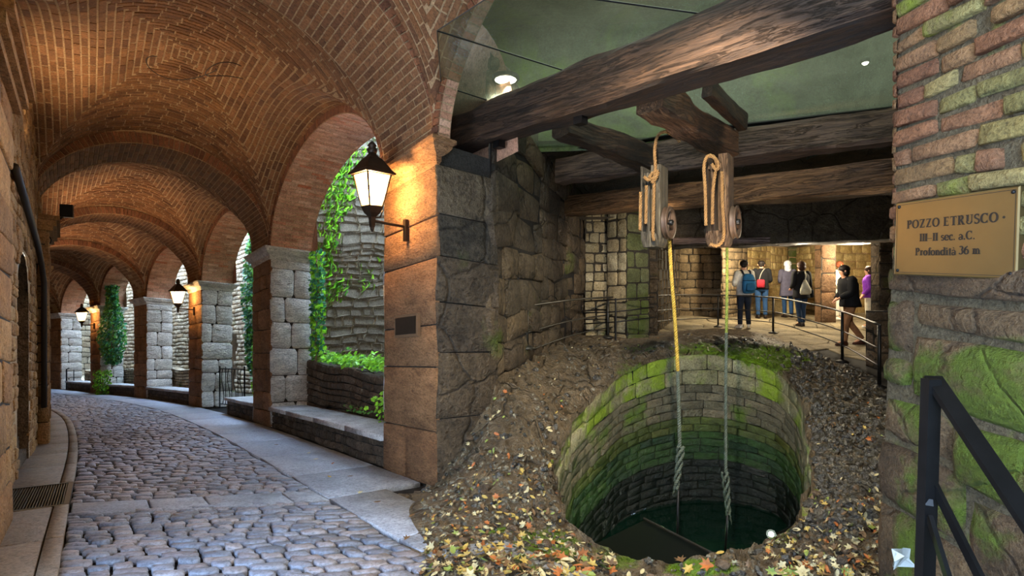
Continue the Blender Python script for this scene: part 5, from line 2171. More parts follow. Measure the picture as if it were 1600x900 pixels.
def rope_obj(name, label, paths, r, mat, extra=None):
    t = empty(name, paths[0][0], label, 'rope')
    for P in paths:
        g = Geo()
        rope(g, P, r)
        g.build('strand', mat, t, True)
    return t


fr = dP - .19
P = lambda x, y, dd=0.0: at(x, y, fr + dd)
rope_obj('hemp_rope', 'thick hemp rope slung over the timber and laced through the left pulley block',
         [[P(1052, 212, .3), P(1040, 206, .2), P(1028, 212, .1), P(1023, 235), P(1024, 262), P(1022, 285), P(1021, 330), P(1020, 365), P(1022, 376)],
          [P(1006, 276), P(1012, 281), P(1020, 279), P(1026, 270)],
          [P(1062, 222, .3), P(1056, 214, .3), P(1044, 207, .2)],
          [P(1010, 290, .03), P(1009, 350, .03)],
          [P(1001, 300, .06), P(1000, 360, .04)],
          [P(1018, 286, -.02), P(1025, 278, -.03), P(1028, 268, 0), P(1020, 270, .02), P(1014, 278, 0)]], .017, M_ROPE)
rope_obj('hemp_rope', 'hemp rope looped under the foot of the right pulley block',
         [[P(1103, 352, .0), P(1102, 300), P(1100, 262), P(1104, 246), P(1112, 243), P(1118, 250, -.02), P(1121, 262)],
          [P(1113, 350, .0), P(1114, 300), P(1118, 268)],
          [P(1128, 268, .0), P(1129, 320, -.02), P(1131, 360, -.02), P(1129, 376, -.02), P(1120, 384, -.02), P(1109, 381, -.01)],
          [P(1108, 244, -.02), P(1116, 246, -.04), P(1122, 256, -.04), P(1120, 266, -.02), P(1112, 256, -.02)]], .017, M_ROPE)


def hang(label, pxs, d, mats, rad, knot_top, knot_bot, name='well_rope'):
    """pxs: list of (px, py) down the rope; mats: list of (index from, mat)"""
    t = empty(name, at(*pxs[0], d), label, 'rope')
    for k, (i0, i1, m_) in enumerate(mats):
        g = Geo()
        rope(g, [at(x, y, d) for x, y in pxs[i0:i1 + 1]], rad, .08)
        g.build('strand', m_, t, True)
    # frayed knot at the end
    g = Geo()
    x, y0, y1 = knot_top[0], knot_top[1], knot_bot[1]
    n = 16
    for q in range(3):
        pts = []
        for i in range(n):
            u = i / (n - 1)
            pts.append(at(x + (knot_bot[0] - x) * u + 5.5 * math.sin(u * 9 + q * 2.1) * (1 - .5 * u), y0 + (y1 - y0) * u, d + .04 * math.cos(u * 9 + q * 2.1)))
        rope(g, pts, rad * .75, .07, 4)
    for q in range(10):
        b = at(knot_bot[0] + R.uniform(-4, 4), knot_bot[1] + R.uniform(-6, 2), d)
        g.tube([b, b + Vector((R.uniform(-.02, .02), R.uniform(-.02, .02), R.uniform(-.09, -.03)))], .003, 4)
    g.build('knot', M_ROPEW, t, True)
    return t


hang('yellow hemp rope hanging from the left pulley into the well, ending in a knot', [(1046, 376), (1049, 430), (1053, 480), (1057, 540), (1059, 580), (1061, 650), (1062, 700)], dP + .12,
     [(0, 4, M_ROPEY), (4, 6, M_ROPEW)], .020, (1064, 698), (1056, 765))
hang('green stained rope hanging from the right pulley into the well, ending in a knot', [(1136, 380), (1136, 450), (1135, 520), (1134, 600), (1134, 680), (1134, 740)], dP + .12,
     [(0, 2, M_ROPEG), (2, 5, M_ROPEW)], .016, (1133, 738), (1138, 805))
for (x0, x1, y0, y1, lab) in ((1060, 1057, 760, 885, 'thin dark line added as the reflection of the left rope'), (1137, 1133, 800, 862, 'thin dark line added as the reflection of the right rope')):
    g = Geo()  # dark lines standing in for the ropes' reflections in the water
    g.tube([at(x0, y0, dP + .12), at(x1, y1, dP + .12)], .014, 6)
    tag(g.build('rope_reflection', M_IRON, None, True), lab, 'rope_reflection')

# ------------------------------------------------------------------ steel railing round the well
rail_pts = [(700, 500, 7.6), (760, 488, 9.0), (806, 481, 6.7), (823, 478, 7.0), (910, 467, 9.4), (1000, 462.5, 11.6), (1060, 461, 13.0), (1122, 461, 13.5), (1208, 465, 12.7), (1262, 474, 11.0), (1316, 487, 9.5), (1376, 508, 7.63)]
rl = empty('well_railing', at(1208, 520, 12.7), 'thin steel railing with three rails curving round the well', 'railing')
for k, off in enumerate((0.0, .36, .62)):
    pts = []
    for (x, y, d) in rail_pts[2:]:
        p = at(x, y, d)
        pts.append(p - Vector((0, 0, off)))
    g = Geo()
    g.tube(smooth_path(pts, 8), .019 if k == 0 else .013, 6)
    g.build('rail', M_STEEL, rl, True)
for (x, yt, yb, d) in ((823, 478, 545, 7.0), (950, 464, 528, 10.2), (1122, 461, 507, 13.5), (1208, 465, 521, 12.7), (1316, 487, 566, 9.5), (1374, 508, 606, 7.63)):
    g = Geo()
    p0, p1 = at(x, yb, d), at(x, yt, d)
    if x > 1000:
        p0.z = min(p0.z, p1.z - .85)
    g.tube([p0, p1], .026 if d < 13 else .022, 8)
    g.lathe(p0, [(.11, 0), (.11, .02), (.04, .05)], 12)
    g.build('post', M_IRON if x > 1150 else M_STEEL, rl, True)
# second short rail inside the mossy corner
rl2 = empty('corner_railing', at(960, 530, 10.0), 'short dark railing in front of the mossy corner pillar', 'railing')
for y0, y1, y2 in ((468, 464, 462), (486, 483, 478), (503, 499, 494)):
    g = Geo()
    g.tube(smooth_path([at(912, y0 + 3, 10.4), at(962, y1 + 4, 9.9), at(1022, y2 + 2, 9.9)], 5), .014, 5)
    g.build('rail', M_IRON, rl2, True)
g = Geo()
g.tube([at(962, 466, 9.9), at(962, 532, 9.9)], .018, 6)
g.build('post', M_IRON, rl2)

# ------------------------------------------------------------------ near brick pillar with plaque
bp_ = empty('brick_pillar', (2.0, 2.2, -.6), 'near pillar of worn mossy bricks over big stone blocks at the right edge', 'pillar', kind='structure')
XF, XB = 2.02, 3.0
DZ = .056     # slight rise of its courses away from the viewer


def PS(u, v, w=0.0):
    """u from the far edge (0) towards the viewer, v height from the eye level, w out into the room"""
    y = 2.72 - u
    lean = -.03 * max(0.0, (.1 - v)) if v < .1 else 0
    return Vector((XF - w + lean * 1.4 + .05 * (v > 0) * min(v, 1) * .6, y, CZ + v + DZ * (y - 2.3)))


S_low = -1.9
g = Geo()
cs = []
for v in np.linspace(-1.9, 2.6, 30):
    p = PS(0, v)
    q = PS(2.4, v)
    cs.append([p, q, Vector((XB, q.y, q.z)), Vector((XB, p.y + .0, p.z))])
vs = [p for ring_ in cs for p in ring_]
fs = []
for i in range(29):
    for j in range(4):
        fs.append((i * 4 + j, i * 4 + (j + 1) % 4, i * 4 + 4 + (j + 1) % 4, i * 4 + 4 + j))
g.add(vs, fs)
g.build('mortar_core', M_PILM, bp_)
# long worn bricks above, in leaning courses
reds, greens = [], []
v = .12
ci = 0
while v < 2.2:
    hgt = R.uniform(.082, .108)
    u = -.005
    while u < 1.3:
        l = R.choice([.12, .2, .28, .34, .38])
        if R.random() < .10 and u > .1:
            u += R.uniform(.05, .1)
            continue
        gp = .012
        poly = octo(u + gp / 2, u + l - gp, v, v + hgt - .022, .007)
        poly = [warp(a, b, .008, 2.0, ci) for a, b in poly]
        pr = .022 + R.uniform(-.012, .02)
        if u < .01:
            poly = [(max(a, -.02), b) for a, b in poly]
        pc = piece(PS, poly, -.02, pr, .012, .004, .005)
        # greenness where the photograph shows lichen: middle courses
        px_c = (2.72 - u)
        gr_ = .75 if (.35 < v < 1.0 and u > .1) else .35 if v < 1.2 else .12
        if u < .12 and R.random() < .75:
            gr_ = 0
        (greens if R.random() < gr_ else reds).append(pc)
        u += l
    v += hgt + R.uniform(0, .012)
    ci += 1
emit(reds, 'brick', M_PILB, bp_, 200)
emit(greens, 'mossy_brick', M_PILG, bp_, 200)
# far edge returns of the bricks
ps = []
v = .12
S2 = lambda u, v, w=0.0: Vector((XF + u, 2.72 + w, CZ + v + DZ * .42))
for (a, b, c, d) in courses(0, .95, .12, 2.3, .08, .2, .014):
    ps.append(piece(S2, octo(a, b, c, d, .004), -.02, .015, .01, .003, .003))
emit(ps, 'brick', M_PILB, bp_, 60, field='bricks')
# big blocks below
blocks = [(-.01, 1.4, -.05, .10), (-.01, .17, -.36, -.07), (.18, 1.4, -.21, -.07), (.18, 1.4, -.56, -.225), (-.01, .17, -.52, -.375), (-.01, .42, -.80, -.575), (.43, 1.4, -.86, -.575), (-.01, .5, -1.12, -.815),
          (.51, 1.4, -1.2, -.875), (-.02, .6, -1.6, -1.135), (.61, 1.4, -1.6, -1.215)]
for (a, b, c, d) in blocks:
    poly = [(a + .01, c + .02), (a + (b - a) * .3, c + .004), (a + (b - a) * .7, c + .012), (b - .008, c + .016), (b, (c + d) / 2), (b - .01, d - .02), (a + (b - a) * .66, d - .004), (a + (b - a) * .3, d - .012), (a + .014, d - .024), (a - .004, (c + d) / 2)]
    poly = [(x + R.uniform(-.006, .006), y + R.uniform(-.008, .008)) for x, y in poly]
    vs, fs = piece(PS, poly, -.03, .03 + R.uniform(-.01, .015), .03, .012, .01)
    g = Geo()
    g.add(vs, fs)
    g.build('stone_block', M_PILS, bp_, True)

# brass plaque
pq = empty('brass_plaque', at(1500, 370, 2.25), 'brass plaque with black Italian lettering about the well', 'plaque')
c4 = [at(1402, 318, 2.57), at(1597, 290, 2.02), at(1592, 437, 2.02), at(1399, 429, 2.57)]
nq = (c4[1] - c4[0]).cross(c4[3] - c4[0]).normalized()
if nq.x > 0:
    nq = -nq
for p in c4:
    p.x -= 0.0
Sq, QU, QV = quad_surface(c4[3], c4[2], c4[1], c4[0], n=nq)
g = Geo()
b_ = .006
lay = [(0, -.03), (0, .006), (b_, .010)]
vs = []
for (i_, w_) in lay:
    for (u, v) in ((i_, i_), (QU - i_, i_), (QU - i_, QV - i_), (i_, QV - i_)):
        vs.append(Sq(u, v, w_))
fs = [(3, 2, 1, 0), (8, 9, 10, 11)]
for k in range(2):
    for j in range(4):
        fs.append((k * 4 + j, k * 4 + (j + 1) % 4, k * 4 + 4 + (j + 1) % 4, k * 4 + 4 + j))
g.add(vs, fs)
brs = g.build('brass_sheet', M_BRASS, pq)
g = Geo()
i0, i1 = .012, .0145
for (a, b, c, d) in ((i0, QU - i0, i0, i1), (i0, QU - i0, QV - i1, QV - i0), (i0, i1, i0, QV - i0), (QU - i1, QU - i0, i0, QV - i0)):
    g.add([Sq(a, c, .0104), Sq(b, c, .0104), Sq(b, d, .0104), Sq(a, d, .0104)], [(0, 1, 2, 3)])
g.build('border_line', M_INK, brs)
for (u, v) in ((.022, .022), (QU - .022, .022), (QU - .022, QV - .022), (.022, QV - .022)):
    g = Geo()
    g.lathe(Sq(u, v, .01), [(.008, 0), (.008, .003), (.004, .007)], 10, nq)
    g.build('rivet', M_IRON, brs, True)


def text_on(txt, uc, vc, size, parent, xs=1.0):
    cu = bpy.data.curves.new('lettering', 'FONT')
    cu.body = txt
    cu.size = size
    cu.align_x = 'CENTER'
    cu.align_y = 'CENTER'
    cu.extrude = .0008
    cu.offset = size * .012
    cu.materials.append(M_INK)
    o = bpy.data.objects.new('lettering', cu)
    o.name = 'lettering'
    ex = (Sq(QU, vc) - Sq(0, vc)).normalized()
    ez = nq
    ey = ez.cross(ex)
    p = Sq(uc, vc, .0112)
    Mx = Matrix((( ex.x * xs, ey.x, ez.x, p.x), (ex.y * xs, ey.y, ez.y, p.y), (ex.z * xs, ey.z, ez.z, p.z), (0, 0, 0, 1)))
    COL.objects.link(o)
    o.parent = parent
    o.matrix_parent_inverse = parent_inv(parent)
    o.matrix_basis = Mx
    return o


# serif letters drawn as strokes: thick stems, thin bars and small serifs
def serif_text(txt, uc, vc, h, parent, track=1.0):
    """letters as flat polygons: glyph = list of strokes (x0,y0,x1,y1,width) in a 1-high box"""
    TK, TN, SF = .235, .105, .07

    def arc(cx, cy, rx, ry, a0, a1, w0, w1, n=14):
        out = []
        for i in range(n):
            a, b = math.radians(a0 + (a1 - a0) * i / n), math.radians(a0 + (a1 - a0) * (i + 1) / n)
            # width swells where the stroke is vertical
            wa = w0 + (w1 - w0) * abs(math.cos(a))
            wb = w0 + (w1 - w0) * abs(math.cos(b))
            out.append([(cx + (rx - wa / 2) * math.cos(a), cy + (ry - wa / 2) * math.sin(a)), (cx + (rx + wa / 2) * math.cos(a), cy + (ry + wa / 2) * math.sin(a)),
                        (cx + (rx + wb / 2) * math.cos(b), cy + (ry + wb / 2) * math.sin(b)), (cx + (rx - wb / 2) * math.cos(b), cy + (ry - wb / 2) * math.sin(b))])
        return out

    def bar(x0, y0, x1, y1):
        return [[(x0, y0), (x1, y0), (x1, y1), (x0, y1)]]

    def dg(x0, y0, x1, y1, w):
        return [[(x0 - w / 2, y0), (x0 + w / 2, y0), (x1 + w / 2, y1), (x1 - w / 2, y1)]]

    def stem(x, y0=0, y1=1, w=TK, s=.07, bot=True, top=True):
        o = bar(x, y0, x + w, y1)
        if bot:
            o += bar(x - s, y0, x + w + s, y0 + SF)
        if top:
            o += bar(x - s, y1 - SF, x + w + s, y1)
        return o
    X = .66
    G = {
        'P': (stem(.08) + arc(.36, .74, .20, .22, -90, 90, TN, TK) + bar(.2, .93, .38, 1) + bar(.2, .48, .38, .55), .68),
        'O': (arc(.42, .5, .34, .46, 0, 360, TN, TK, 28), .86),
        'Z': (bar(.06, 0, .66, TN) + bar(.06, 1 - TN, .66, 1) + dg(.16, .03, .56, .97, TK) + bar(.6, 0, .66, .24) + bar(.06, .76, .12, 1), .74),
        'E': (stem(.08) + bar(.2, 0, .64, TN) + bar(.2, 1 - TN, .62, 1) + bar(.2, .48, .5, .54) + bar(.59, 0, .64, .24) + bar(.57, .77, .62, 1) + bar(.46, .4, .5, .62), .72),
        'T': (stem(.28, top=False) + bar(.02, 1 - TN, .72, 1) + bar(.02, .76, .07, 1) + bar(.67, .76, .72, 1), .76),
        'R': (stem(.08) + arc(.36, .76, .19, .21, -90, 90, TN, TK) + bar(.2, .93, .38, 1) + bar(.2, .5, .38, .57) + dg(.66, 0, .38, .53, TK) + bar(.58, 0, .82, SF), .8),
        'U': (bar(.1, .3, .1 + TK, 1) + bar(.6, .3, .6 + TN, 1) + arc(.4, .32, .25, .28, 180, 360, TN, TK * .8) + bar(.02, 1 - SF, .36, 1) + bar(.5, 1 - SF, .78, 1), .82),
        'S': (arc(.3, .75, .2, .21, 30, 250, TN * 1.3, TN * 1.8) + arc(.3, .26, .22, .23, -150, 70, TN * 1.3, TN * 1.8) + dg(.43, .40, .2, .62, TK) + bar(.46, .72, .52, 1) + bar(.06, 0, .12, .28), .62),
        'C': (arc(.42, .5, .34, .46, 42, 318, TN, TK, 24) + bar(.66, .68, .72, 1.0) + bar(.66, 0, .72, .3), .80),
        'I': (stem(.08), .36),
        '-': (bar(.02, .30, .60, .37), .64),
        's': (arc(.24, .49, .14, .14, 30, 250, TN, TN * 1.6) + arc(.24, .18, .16, .15, -150, 70, TN, TN * 1.6) + dg(.34, .27, .16, .41, TK * .8), .46),
        'e': (arc(.29, .33, .22, .31, 0, 320, TN, TK, 20) + bar(.12, .32, .5, .38), .56),
        'c': (arc(.29, .33, .22, .31, 50, 318, TN, TK, 18) + arc(.4, .52, .05, .05, 0, 360, .05, .05, 8), .52),
        '.': (arc(.12, .07, .05, .05, 0, 360, .1, .1, 8), .26),
        'a': (bar(.34, .05, .34 + TK * .9, .5) + arc(.26, .47, .16, .16, 0, 170, TN, TN * 1.4) + arc(.22, .17, .14, .16, 30, 330, TN, TN * 1.6) + bar(.34, 0, .56, SF), .58),
        'r': (stem(.08, 0, X, top=False) + bar(.01, X - SF, .2, X) + arc(.34, .46, .14, .17, 60, 160, TN, TN * 1.5) + arc(.38, .56, .04, .04, 0, 360, .06, .06, 8), .50),
        'o': (arc(.30, .33, .22, .30, 0, 360, TN, TK, 22), .60),
        'f': (stem(.12, 0, .82, top=False) + arc(.32, .80, .14, .17, 20, 180, TN, TN * 1.6) + bar(.02, X - .06, .40, X), .42),
        'n': (stem(.08, 0, X, top=False) + bar(.01, X - SF, .2, X) + arc(.34, .42, .14, .21, 0, 170, TN, TN * 1.6) + stem(.42, 0, .46, w=TK * .9, top=False), .70),
        'd': (stem(.40, 0, 1, top=False) + bar(.32, 1 - SF, .5, 1) + arc(.28, .33, .2, .30, 40, 320, TN, TK, 18) + bar(.5, 0, .64, SF), .66),
        'i': (stem(.08, 0, X, top=False) + bar(.01, X - SF, .2, X) + arc(.16, .86, .05, .05, 0, 360, .1, .1, 8), .34),
        't': (bar(.12, .12, .12 + TK * .9, .86) + bar(.02, X - .06, .38, X) + arc(.27, .14, .1, .12, 200, 320, TN, TN * 1.4), .42),
        '3': (arc(.3, .76, .18, .20, -80, 150, TN, TK) + arc(.28, .28, .22, .26, -150, 85, TN, TK), .62),
        '6': (arc(.32, .3, .22, .28, 0, 360, TN, TK, 22) + arc(.62, .34, .52, .62, 105, 180, TN, TK), .64),
        'm': (stem(.08, 0, X, top=False) + bar(.01, X - SF, .2, X) + arc(.32, .42, .13, .21, 0, 170, TN, TN * 1.6) + stem(.38, 0, .46, w=TK * .9, top=False) + arc(.64, .42, .13, .21, 0, 170, TN, TN * 1.6) + stem(.70, 0, .46, w=TK * .9, top=False), .98),
        ' ': ([], .34),
        '`': (dg(-.26, .78, -.38, .98, .12), 0.0),
        '*': (arc(.1, .42, .07, .07, 0, 360, .14, .14, 10), .3),
    }
    total = sum(G[c][1] * track for c in txt)
    x = -total / 2
    for c in txt:
        polys, adv = G[c]
        if polys:
            g = Geo()
            for k, pl_ in enumerate(polys):
                g.add([Sq(uc + (x + px_) * h, vc + (py_ - .5) * h, .0112) for px_, py_ in pl_], [(0, 1, 2, 3)])
            g.build('letter', M_INK, parent)
        x += adv * track
    return total * h


serif_text('POZZO ETRUSCO *', QU * .52, QV * .685, .041, brs, 1.06)
serif_text('III-II sec. a.C.', QU * .475, QV * .50, .037, brs, 1.02)
serif_text('Profondita`', QU * .385, QV * .315, .036, brs, 1.0)
serif_text('36 m', QU * .665, QV * .325, .036, brs, 1.0)

# near black handrail
hr = empty('black_handrail', at(1450, 900, 1.6), 'near black steel handrail descending in front of the brick pillar', 'handrail')


def bar_box(p0, p1, w, h, name, mat=M_IRON):
    p0, p1 = Vector(p0), Vector(p1)
    t = (p1 - p0).normalized()
    s = t.cross(Vector((0, 0, 1)))
    if s.length < .2:
        s = Vector((1, 0, 0))
    s.normalize()
    u = s.cross(t).normalized()
    g = Geo()
    q = []
    for p in (p0, p1):
        for (a, b) in ((-1, -1), (1, -1), (1, 1), (-1, 1)):
            q.append(p + s * a * w / 2 + u * b * h / 2)
    g.hexa(q)
    return g.build(name, mat, hr)


bar_box(at(1455, 592, 1.62), at(1443, 960, 1.62), .040, .034, 'post')
bar_box(at(1457, 590, 1.64), at(1640, 862, 1.22), .05, .018, 'top_rail')
bar_box(at(1458, 755, 1.62), at(1545, 930, 1.40), .012, .03, 'mid_rail')
bar_box(at(1452, 808, 1.60), at(1490, 930, 1.45), .012, .03, 'mid_rail')
bar_box(at(1444, 785, 1.66), at(1452, 785, 1.60), .02, .02, 'bracket')
# crumpled clear wrap at the pillar foot
g = Geo()
pts = []
c0 = at(1415, 868, 2.35)
for k in range(14):
    pts.append(c0 + Vector((R.uniform(-.07, .07), R.uniform(-.05, .05), R.uniform(-.09, .06))))
for k in range(12):
    a, b, c = pts[k], pts[(k + 3) % 14], pts[(k + 5) % 14]
    g.add([a, b, c], [(0, 1, 2)])
tag(g.build('plastic_wrap', simple('clear_wrap', (200, 205, 200), .12)), 'crumpled clear plastic wrap at the foot of the brick pillar', 'plastic')

# ------------------------------------------------------------------ fallen leaves
LC = [('yellow', (168, 142, 70)), ('pale', (178, 164, 122)), ('orange', (160, 92, 42)), ('brown', (104, 78, 50)), ('green', (122, 134, 62))]
LM = [simple('fallen_leaf_' + n, c, .6, var=.3, scale=40) for n, c in LC]


def leaf_mesh(kind):
    g = Geo()
    if kind % 2 == 0:      # ovate
        sh = [(1, 0), (.6, .26), (.1, .38), (-.45, .3), (-.8, 0), (-.45, -.3), (.1, -.38), (.6, -.26)]
    else:                  # lobed
        sh = [(1, 0), (.45, .22), (.6, .65), (.1, .4), (-.25, .75), (-.35, .28), (-.8, .1), (-.8, -.1), (-.35, -.28), (-.25, -.75), (.1, -.4), (.6, -.65), (.45, -.22)]
    n = len(sh)
    curl = .28 + .1 * kind
    vs = [(0, 0, .0)] + [(x, y, abs(y) * curl + .12 * x * x) for x, y in sh]
    g.add(vs, [(0, i + 1, (i + 1) % n + 1) for i in range(n)])
    me = bpy.data.meshes.new('leaf')
    me.from_pydata([tuple(v) for v in g.v], [], g.f)
    return me


LMESH = {}
for k in range(4):
    for mi, m_ in enumerate(LM):
        me = leaf_mesh(k)
        me.materials.append(m_)
        LMESH[k, mi] = me

rimpoly = RC2


def inside_rim(x, y, grow=1.03):
    q = (np.array([x, y]) - CC) / grow + CC
    c = False
    n = len(rimpoly)
    j = n - 1
    for i in range(0, n):
        xi, yi = rimpoly[i]
        xj, yj = rimpoly[j]
        if (yi > q[1]) != (yj > q[1]) and q[0] < (xj - xi) * (q[1] - yi) / (yj - yi) + xi:
            c = not c
        j = i
    return c


from mathutils.bvhtree import BVHTree
me_ = mound.data
bvh = BVHTree.FromPolygons([v.co.copy() for v in me_.vertices], [tuple(p.vertices) for p in me_.polygons])


def leaf_spots(n, dens):
    out = []
    tries = 0
    while len(out) < n and tries < n * 60:
        tries += 1
        px, py = R.uniform(660, 1400), R.uniform(520, 905)
        if R.random() > dens(px, py):
            continue
        hit = bvh.ray_cast(Vector((0, 0, CZ)), Vector(((px - 800) / F, 1, (450 - py) / F)))
        if hit[0] is None:
            continue
        p, nn = hit[0], hit[1]
        if nn.z < 0:
            nn = -nn
        if p.y > 12 or nn.z < .25 or inside_rim(p.x, p.y):
            continue
        if (p.x > XF - .1 and p.y < 2.8):
            continue
        out.append((p, nn, px, py))
    return out


def dens_near(px, py):
    d = .06
    if px < 960 and py > 620:
        d = .12 + .88 * min(1, max(0, (py - 680) / 170)) ** 1.5
    if px > 1200 and py > 780:
        d = .8
    if 1000 < px < 1200 and 525 < py < 545:
        d = .5
    if px > 1250 and py < 760:
        d = .08
    return d


def leaf_matrix(p, nn, r):
    q = nn.to_track_quat('Z', 'Y').to_matrix().to_4x4()
    M_ = Matrix.Translation(p + nn * (.012 + R.uniform(0, .015))) @ q @ Matrix.Rotation(R.uniform(0, 6.28), 4, 'Z') @ \
        Matrix.Rotation(R.gauss(0, .35), 4, 'X') @ Matrix.Rotation(R.gauss(0, .3), 4, 'Y') @ Matrix.Scale(r, 4)
    return M_


def place_of(px, py):
    if px > 1200:
        return 'on the rubble right of the well mouth' if py > 740 else 'on the wet slope right of the well'
    if py < 600:
        return 'on the rock ledge behind the well'
    if px < 780:
        return 'on the ground beside the street slabs' if py > 700 else 'on the bank under the dark wall'
    if py > 800:
        return 'on the mossy near lip of the well'
    return 'on the rock bank left of the well'


LABC = {0: 'single yellow fallen leaf lying on the ground around the well', 1: 'single pale dry fallen leaf lying on the ground around the well', 2: 'single orange fallen leaf lying on the ground around the well',
        3: 'single brown fallen leaf lying on the ground around the well', 4: 'single greenish fallen leaf lying on the ground around the well'}
spots = leaf_spots(1050, dens_near)
spots.sort(key=lambda q: q[0].length)
sing, rest_ = spots[:290], spots[290:]
wcol = [0, 0, 1, 1, 1, 1, 2, 3, 3, 3, 4]
for (p, nn, px, py) in sing:
    mi = R.choice(wcol)
    k = R.randrange(4)
    o = bpy.data.objects.new('fallen_leaf', LMESH[k, mi])
    o.matrix_world = leaf_matrix(p, nn, R.uniform(.02, .045) * (1.25 if py > 800 else 1.0))
    COL.objects.link(o)
    tag(o, '%s fallen leaf lying %s' % (('yellow', 'pale dry', 'orange', 'brown', 'greenish')[mi], place_of(px, py)), 'leaf', '%s leaves %s' % (LC[mi][0], place_of(px, py)))
g = Geo()
for (p, nn, px, py) in rest_:
    mi = R.choice(wcol)
    me = LMESH[R.randrange(4), mi]
    M_ = leaf_matrix(p, nn, R.uniform(.014, .038) * (1.0 if p.y < 6 else .8))
    g.add([M_ @ v.co for v in me.vertices], [tuple(q.vertices) for q in me.polygons], mi)
o = g.build('leaf_litter', LM)
tag(o, 'countless small fallen leaves scattered over the rock further from the viewer', 'leaves', kind='stuff')
# a few dry leaves on the street slabs
for (px, py, mi) in ((432, 697, 3), (483, 710, 1), (493, 720, 1), (515, 748, 0), (548, 747, 3), (520, 727, 2), (563, 773, 1), (590, 788, 3), (643, 810, 3), (636, 846, 3)):
    d = 1020.0 / (py - 565)
    p = Vector(((px - 800) / F * d, d, -K * d + .045))
    o = bpy.data.objects.new('fallen_leaf', LMESH[R.randrange(4), mi])
    o.matrix_world = Matrix.Translation(p) @ Matrix.Rotation(R.uniform(0, 6), 4, 'Z') @ Matrix.Scale(.04, 4)
    COL.objects.link(o)
    tag(o, 'dry fallen leaf lying on the pale street slabs', 'leaf', 'leaves on the slabs')
# gravel and rock chips
def gravel(n, dens, rmin, rmax, mats, name, label):
    g = Geo()
    for (p, nn, px, py) in leaf_spots(n, dens):
        r_ = R.uniform(rmin, rmax) * (.7 + .08 * p.y)
        q = nn.to_track_quat('Z', 'Y').to_matrix() @ Matrix.Rotation(R.uniform(0, 6.28), 3, 'Z')
        sx, sy, sz = R.uniform(.8, 1.5), R.uniform(.5, 1), R.uniform(.3, .7)
        base = []
        for k in range(5):
            a = k * 1.2566 + R.uniform(-.3, .3)
            base.append((math.cos(a) * sx, math.sin(a) * sy))
        top = [(x * .55 + R.uniform(-.15, .15), y * .55 + R.uniform(-.15, .15)) for x, y in base]
        vs = [p + q @ Vector((x * r_, y * r_, -.3 * r_)) for x, y in base] + [p + q @ Vector((x * r_, y * r_, sz * r_ + R.uniform(-.1, .2) * r_)) for x, y in top]
        g.add(vs, [(k, (k + 1) % 5, 5 + (k + 1) % 5, 5 + k) for k in range(5)] + [(5, 6, 7, 8, 9)], R.randrange(len(mats)))
    o = g.build(name, mats)
    tag(o, label, 'gravel', kind='stuff')


M_GR1 = stone('gravel_grey', [(96, 88, 72), (128, 118, 98), (70, 64, 52), (150, 140, 116)], ns=8, bump=.5, rough=.6)
M_GR2 = stone('gravel_wet', [(52, 46, 38), (72, 66, 54), (40, 36, 30)], ns=8, bump=.5, rough=.25, spec=.7)
gravel(2000, lambda x, y: .9 if (x < 960 and y > 700) else .5 if x > 1240 and y > 700 else .22, .008, .026, [M_GR1], 'gravel', 'grey gravel and rock chips strewn over the bank left of the well')
gravel(2600, lambda x, y: 1 if (x > 1235 and y < 830) else .05, .014, .045, [M_GR2], 'wet_gravel', 'dark wet gravel covering the slope right of the well')
# small loose stones on the mound
pebs = leaf_spots(40, lambda x, y: .25 if x > 1200 or x < 860 else .03)
for (p, nn, px, py) in pebs:
    g = Geo()
    r_ = R.uniform(.02, .055)
    g.ball(p + nn * r_ * .2, (r_, r_ * R.uniform(.6, 1), r_ * .55), 7, 5, Matrix.Rotation(R.uniform(0, 6), 3, 'Z'))
    o = g.build('loose_stone', M_BENCHF, None, True)
    tag(o, 'small loose stone lying %s' % place_of(px, py), 'stone', 'loose stones %s' % place_of(px, py))

# ------------------------------------------------------------------ people
def cloth(name, c, rough=.85, var=.2):
    return simple(name, c, rough, var=var, scale=14, bump=.25, spec=.2)


M_LIPS = simple('lips', (150, 86, 76), .5)
M_SKIN = simple('skin', (198, 146, 116), .55, var=.08)


def limb_chain(P, radii, g, n=8, mat=0):
    pts = smooth_path(P, 5)
    k = len(pts)
    rr = [float(np.interp(i / (k - 1), np.linspace(0, 1, len(radii)), radii)) for i in range(k)]
    g.tube(pts, rr, n, mat=mat)


def loft(g, rings, n=16, M=None, mat=0):
    """rings: (cx, cy, cz, rx, ry)"""
    vs = []
    for (cx, cy, cz, rx, ry) in rings:
        for j in range(n):
            a = 2 * math.pi * j / n
            ca, sa = math.cos(a), math.sin(a)
            e = .85
            vs.append(Vector((cx + rx * math.copysign(abs(ca) ** e, ca), cy + ry * math.copysign(abs(sa) ** e, sa), cz)))
    k = len(rings)
    fs = [tuple(reversed(range(n))), tuple((k - 1) * n + j for j in range(n))]
    for i in range(k - 1):
        for j in range(n):
            fs.append((i * n + j, i * n + (j + 1) % n, (i + 1) * n + (j + 1) % n, (i + 1) * n + j))
    g.add([M @ v for v in vs] if M else vs, fs, mat)


